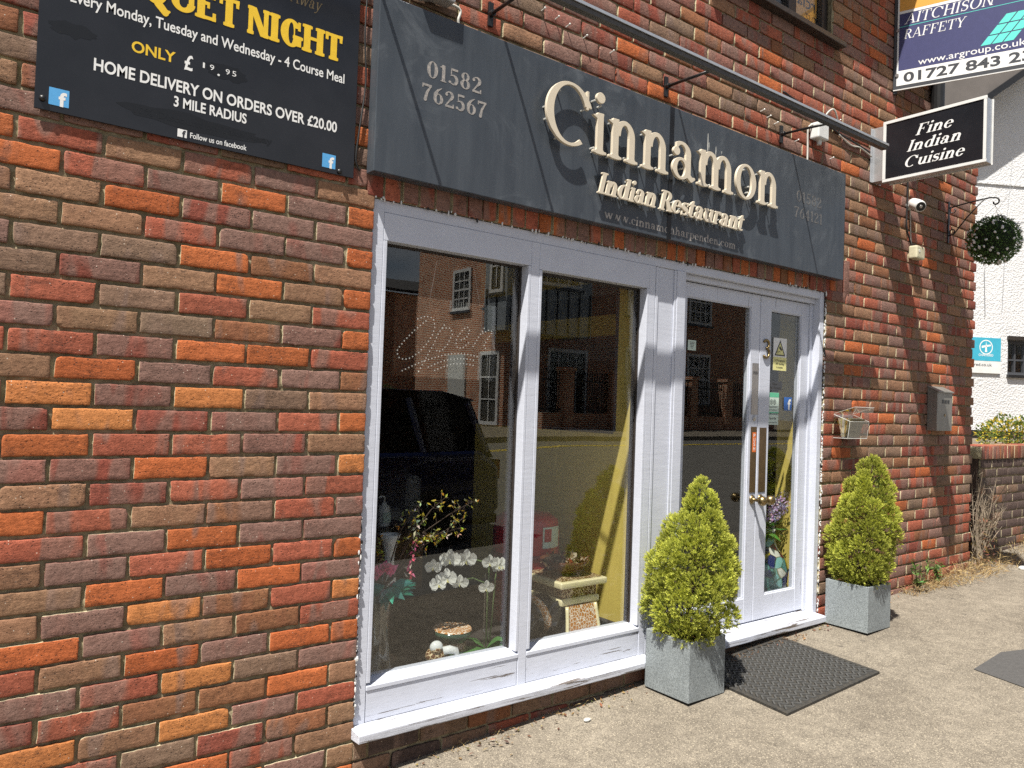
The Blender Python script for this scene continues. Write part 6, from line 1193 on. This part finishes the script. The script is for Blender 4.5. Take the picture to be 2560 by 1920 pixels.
def fwin(par, ax, pos, a0, a1, z0, z1, cols, rows, door=False, name='window'):
    """window in a plane: ax 'x' = plane X=pos facing -X spanning Y a0..a1; ax 'y' = plane Y=pos facing +Y spanning X a0..a1"""
    s = -1 if ax == 'x' else 1
    def bx(m_, p0, p1, q0, q1, d0, d1):
        if ax == 'x': m_.box((pos+s*d0, p0, q0), (pos+s*d1, p1, q1))
        else: m_.box((p0, pos+s*d0, q0), (p1, pos+s*d1, q1))
    m_ = MB(); fw = .13
    bx(m_, a0, a1, z0, z0+fw, .01, .07); bx(m_, a0, a1, z1-fw, z1, .01, .07); bx(m_, a0, a0+fw, z0+fw, z1-fw, .01, .07); bx(m_, a1-fw, a1, z0+fw, z1-fw, .01, .07)
    for i in range(1, cols): c = a0+fw+(a1-a0-2*fw)*i/cols; bx(m_, c-.024, c+.024, z0+fw, z1-fw, .015, .05)
    for j in range(1, rows): c = z0+fw+(z1-z0-2*fw)*j/rows; w_ = .035 if j*2 == rows else .024; bx(m_, a0+fw, a1-fw, c-w_, c+w_, .012, .056)
    o = m_.build(name, M['whitebox'], par)
    m_ = MB(); bx(m_, a0+fw, a1-fw, z0+fw, z1-fw, .020, .024); m_.build('pane', M['glass'], o); m_ = MB(); bx(m_, a0+fw, a1-fw, z0+fw, z1-fw, .004, .008); m_.build('dark_room', M['darkroom'], o)
    if not door: m_ = MB(); bx(m_, a0-.08, a1+.08, z0-.1, z0-.002, 0, .12); m_.build('sill', M['boardgrey'], o)
    return o
ha = thing('brick_house', (17, -23.5, .4), 'sunlit orange brick house across the street with white sash windows', 'house')
MB().box((16, -26.75, -.2), (24, -21.5, 9.6)).build('wall', M['facbrick'], ha); MB().prism([(15.8, -26.8, 9.61), (15.8, -20.9, 9.61), (20, -20.9, 12), (20, -26.8, 12)], (0, 0, .12)).build('roof', M['slates'], ha)
fwin(ha, 'x', 16, -23.95, -22.63, 5.0, 6.68, 3, 4); fwin(ha, 'x', 16, -22.9+1.3, -21.55+1.3-.2, 5.0, 6.68, 3, 4) if False else fwin(ha, 'x', 16, -21.6, -20.55, 5.0, 6.68, 3, 4)
m_ = MB(); m_.box((15.93, -24.05, .45), (15.998, -22.8, 3.22)); m_.build('door', M['offwhite'], ha); fwin(ha, 'x', 16, -21.75, -20.55, .5, 3.28, 2, 3, True, 'door')
m_ = MB(); m_.box((15.995, -21.5, -.2), (16.35, -20.3, 9.6)); m_.build('wall', M['facbrick'], ha)
bay = MB(); bay.box((15.55, -21.05, 4.02), (19.8, -19.72, 8.6)); by = bay.build('bay', M['zinc'], ha)
sm_ = MB()
for i in range(8): x_ = 15.75+i*.56; sm_.box((x_, -19.718, 4.03), (x_+.03, -19.66, 5.75))
for i in range(2): y_ = -20.9+i*.6; sm_.box((15.49, y_, 4.03), (15.548, y_+.03, 5.6))
sm_.build('seam', M['boardgrey'], by); fwin(by, 'y', -19.72, 16.2, 19.2, 5.85, 8.2, 5, 2); fwin(by, 'x', 15.55, -20.7, -19.9, 5.4, 7.4, 2, 2)
hb2 = thing('brick_terrace', (23, -22, .4), 'shaded brick terrace across the street behind railings', 'house'); MB().box((16.36, -24.5, -.2), (24.0, -21.8, 8.6)).build('wall', M['facbrick'], hb2) if False else None
MB().box((16.4, -21.49, -.2), (34, -21.3, 9.2)).build('wall', M['facbrick'], hb2); MB().prism([(16.4, -21.0, 9.21), (34, -21.0, 9.21), (34, -24, 11.6), (16.4, -24, 11.6)], (0, 0, .12)).build('roof', M['slates'], hb2)
fwin(hb2, 'y', -21.3, 18.9, 21.1, .5, 3.65, 4, 1, True, 'door'); fwin(hb2, 'y', -21.3, 27.6, 29.3, 1.6, 4.0, 4, 4); fwin(hb2, 'y', -21.3, 23.4, 25.0, 1.6, 4.0, 4, 4); fwin(hb2, 'y', -21.3, 27.6, 29.3, 5.4, 7.6, 4, 4); fwin(hb2, 'y', -21.3, 23.4, 25.0, 5.4, 7.6, 4, 4)
rw = thing('railing_wall', (22, -18.9, .4), 'low brick wall with piers and black railings across the street', 'wall')
m_ = MB(); m_.box((16.6, -19.0, .0), (31, -18.75, 1.05)); m_.build('wall', M['facbrick'], rw); m_ = MB()
for x_ in (17.6, 20.0, 22.4, 24.8, 27.2, 29.6): m_.box((x_, -19.1, 0), (x_+.45, -18.65, 2.62)); m_.box((x_-.05, -19.15, 2.621), (x_+.5, -18.6, 2.75))
m_.build('pier', M['facbrick'], rw); m_ = MB()
for i in range(110):
    x_ = 16.7+i*.13; m_.box((x_, -18.89, 1.05), (x_+.022, -18.868, 2.5)); m_.lathe([(.02, 0), (.028, .05), (.001, .13)], (x_+.011, -18.879, 2.5), n=6)
m_.box((16.6, -18.885, 2.25), (31, -18.873, 2.30)); m_.box((16.6, -18.885, 1.15), (31, -18.873, 1.2)); m_.build('railing', M['black'], rw)
lh = thing('low_house', (20, -36, .4), 'low distant brick house with slate roof beyond the street', 'house'); MB().box((10, -40, -.2), (24, -35, 7.2)).build('wall', M['facbrick'], lh); MB().prism([(9.6, -34.6, 7.21), (24.4, -34.6, 7.21), (24.4, -37.5, 8.2), (9.6, -37.5, 8.2)], (0, 0, .15)).build('roof', M['slates'], lh)
bush('hedge', Vector((15.2, -30, 1.2)), (2.2, 1.0, .9), 2200, [(.05, .09, .025), (.07, .12, .03)], .12, .07, 'dark hedge across the street in front of the low house', 'hedge', 9)
# parked car
car = thing('parked_car', (1.4, -4.6, -.12), 'dark blue estate car parked across the road from the window', 'car'); M['carpaint'] = simple('dark_blue_car_paint', (.008, .014, .06), .25, .3, .05, 3, coat=.8); M['carglass'] = simple('tinted_car_glass', (.008, .009, .010), .05, 0, 0.01)
CZ = -.13
low = [(-.95, .34), (-.90, .62), (-.62, .86), (.20, .98), (3.30, 1.02), (3.52, .86), (3.55, .42), (3.42, .28), (-.80, .24)]
y0_, y1_ = -5.55, -3.72
cbm = MB(); cbm.prism([(x_, y0_, z_+CZ) for x_, z_ in low], (0, y1_-y0_, 0)); cbm.build('body', M['carpaint'], car, bevel=.07, seg=3, smooth=True)
top_ = [(.25, .97), (1.00, 1.50), (1.5, 1.585), (2.9, 1.575), (3.22, 1.50), (3.42, .97)]
g_ = MB(); n = len(top_); A_ = [(x_, y1_-.06-(z_-.97)*.22, z_+CZ) for x_, z_ in top_]; B_ = [(x_, y0_+.06+(z_-.97)*.22, z_+CZ) for x_, z_ in top_]
g_.add(A_+B_, [tuple(range(n)), tuple(range(2*n-1, n-1, -1))]+[(i, (i+1) % n, (i+1) % n+n, i+n) for i in range(n)]); g_.build('cabin', M['carglass'], car, bevel=.03, seg=2)
rf_ = MB(); rf_.prism([(.98, y1_-.20, 1.50+CZ), (1.5, y1_-.20, 1.588+CZ), (2.9, y1_-.20, 1.58+CZ), (3.30, y1_-.20, 1.515+CZ), (3.30, y1_-.20, 1.535+CZ), (2.9, y1_-.20, 1.61+CZ), (1.5, y1_-.20, 1.615+CZ), (.95, y1_-.20, 1.515+CZ)], (0, y0_-y1_+.40, 0)); rf_.build('roof', M['carpaint'], car, bevel=.008)
pl_ = MB()
for xa, xb in (((.95, 1.47), (.55, 1.02)), ((1.62, 1.53), (1.66, 1.0)), ((2.50, 1.53), (2.62, 1.0)), ((3.18, 1.5), (3.38, 1.0))):
    pl_.tube([(xa[0], y1_-.05-(xa[1]-.97)*.22, xa[1]+CZ), (xb[0], y1_-.05-(xb[1]-.97)*.22, xb[1]+CZ)], .035, 6)
pl_.build('pillar', M['carpaint'], car)
for x_ in (-.05, 2.72):
    for y_, sgn in ((y1_, 1), (y0_, -1)):
        w_ = MB(); c = Vector((x_, y_-sgn*.10, .335+CZ)); w_.lathe([(.20, -.10), (.31, -.11), (.335, -.07), (.335, .07), (.31, .11), (.20, .10)], c, 'Y', 28); wo = w_.build('wheel', M['rubber'], car, smooth=True); r2_ = MB(); r2_.lathe([(.001, -.085), (.05, -.09), (.21, -.07), (.21, .07), (.05, .09), (.001, .085)], c, 'Y', 20); r2_.build('rim', M['alu'], wo)
for y_ in (y1_-.30, y0_+.06): MB().box((3.50, y_, .72+CZ), (3.565, y_+.24, .92+CZ)).build('tail_light', simple('red_lens', (.3, .01, .01), .15), car, bevel=.01); MB().box((-.93, y_, .58+CZ), (-.80, y_+.24, .74+CZ)).build('headlight', M['alu'], car, bevel=.01)
for x_ in (1.25, 2.25): MB().box((x_, y1_-.01, .86+CZ), (x_+.2, y1_+.025, .89+CZ)).build('door_handle', M['carpaint'], car, bevel=.004)
MB().box((.62, y1_-.02, .98+CZ), (.78, y1_+.16, 1.10+CZ)).build('wing_mirror', M['carpaint'], car, bevel=.03); MB().box((3.54, -4.9, .5+CZ), (3.572, -4.38, .61+CZ)).build('number_plate', M['yellow'], car)
MB().box((-.93, y0_+.1, .27+CZ), (3.50, y1_-.005, .36+CZ)).build('bumper', M['rubber'], car)
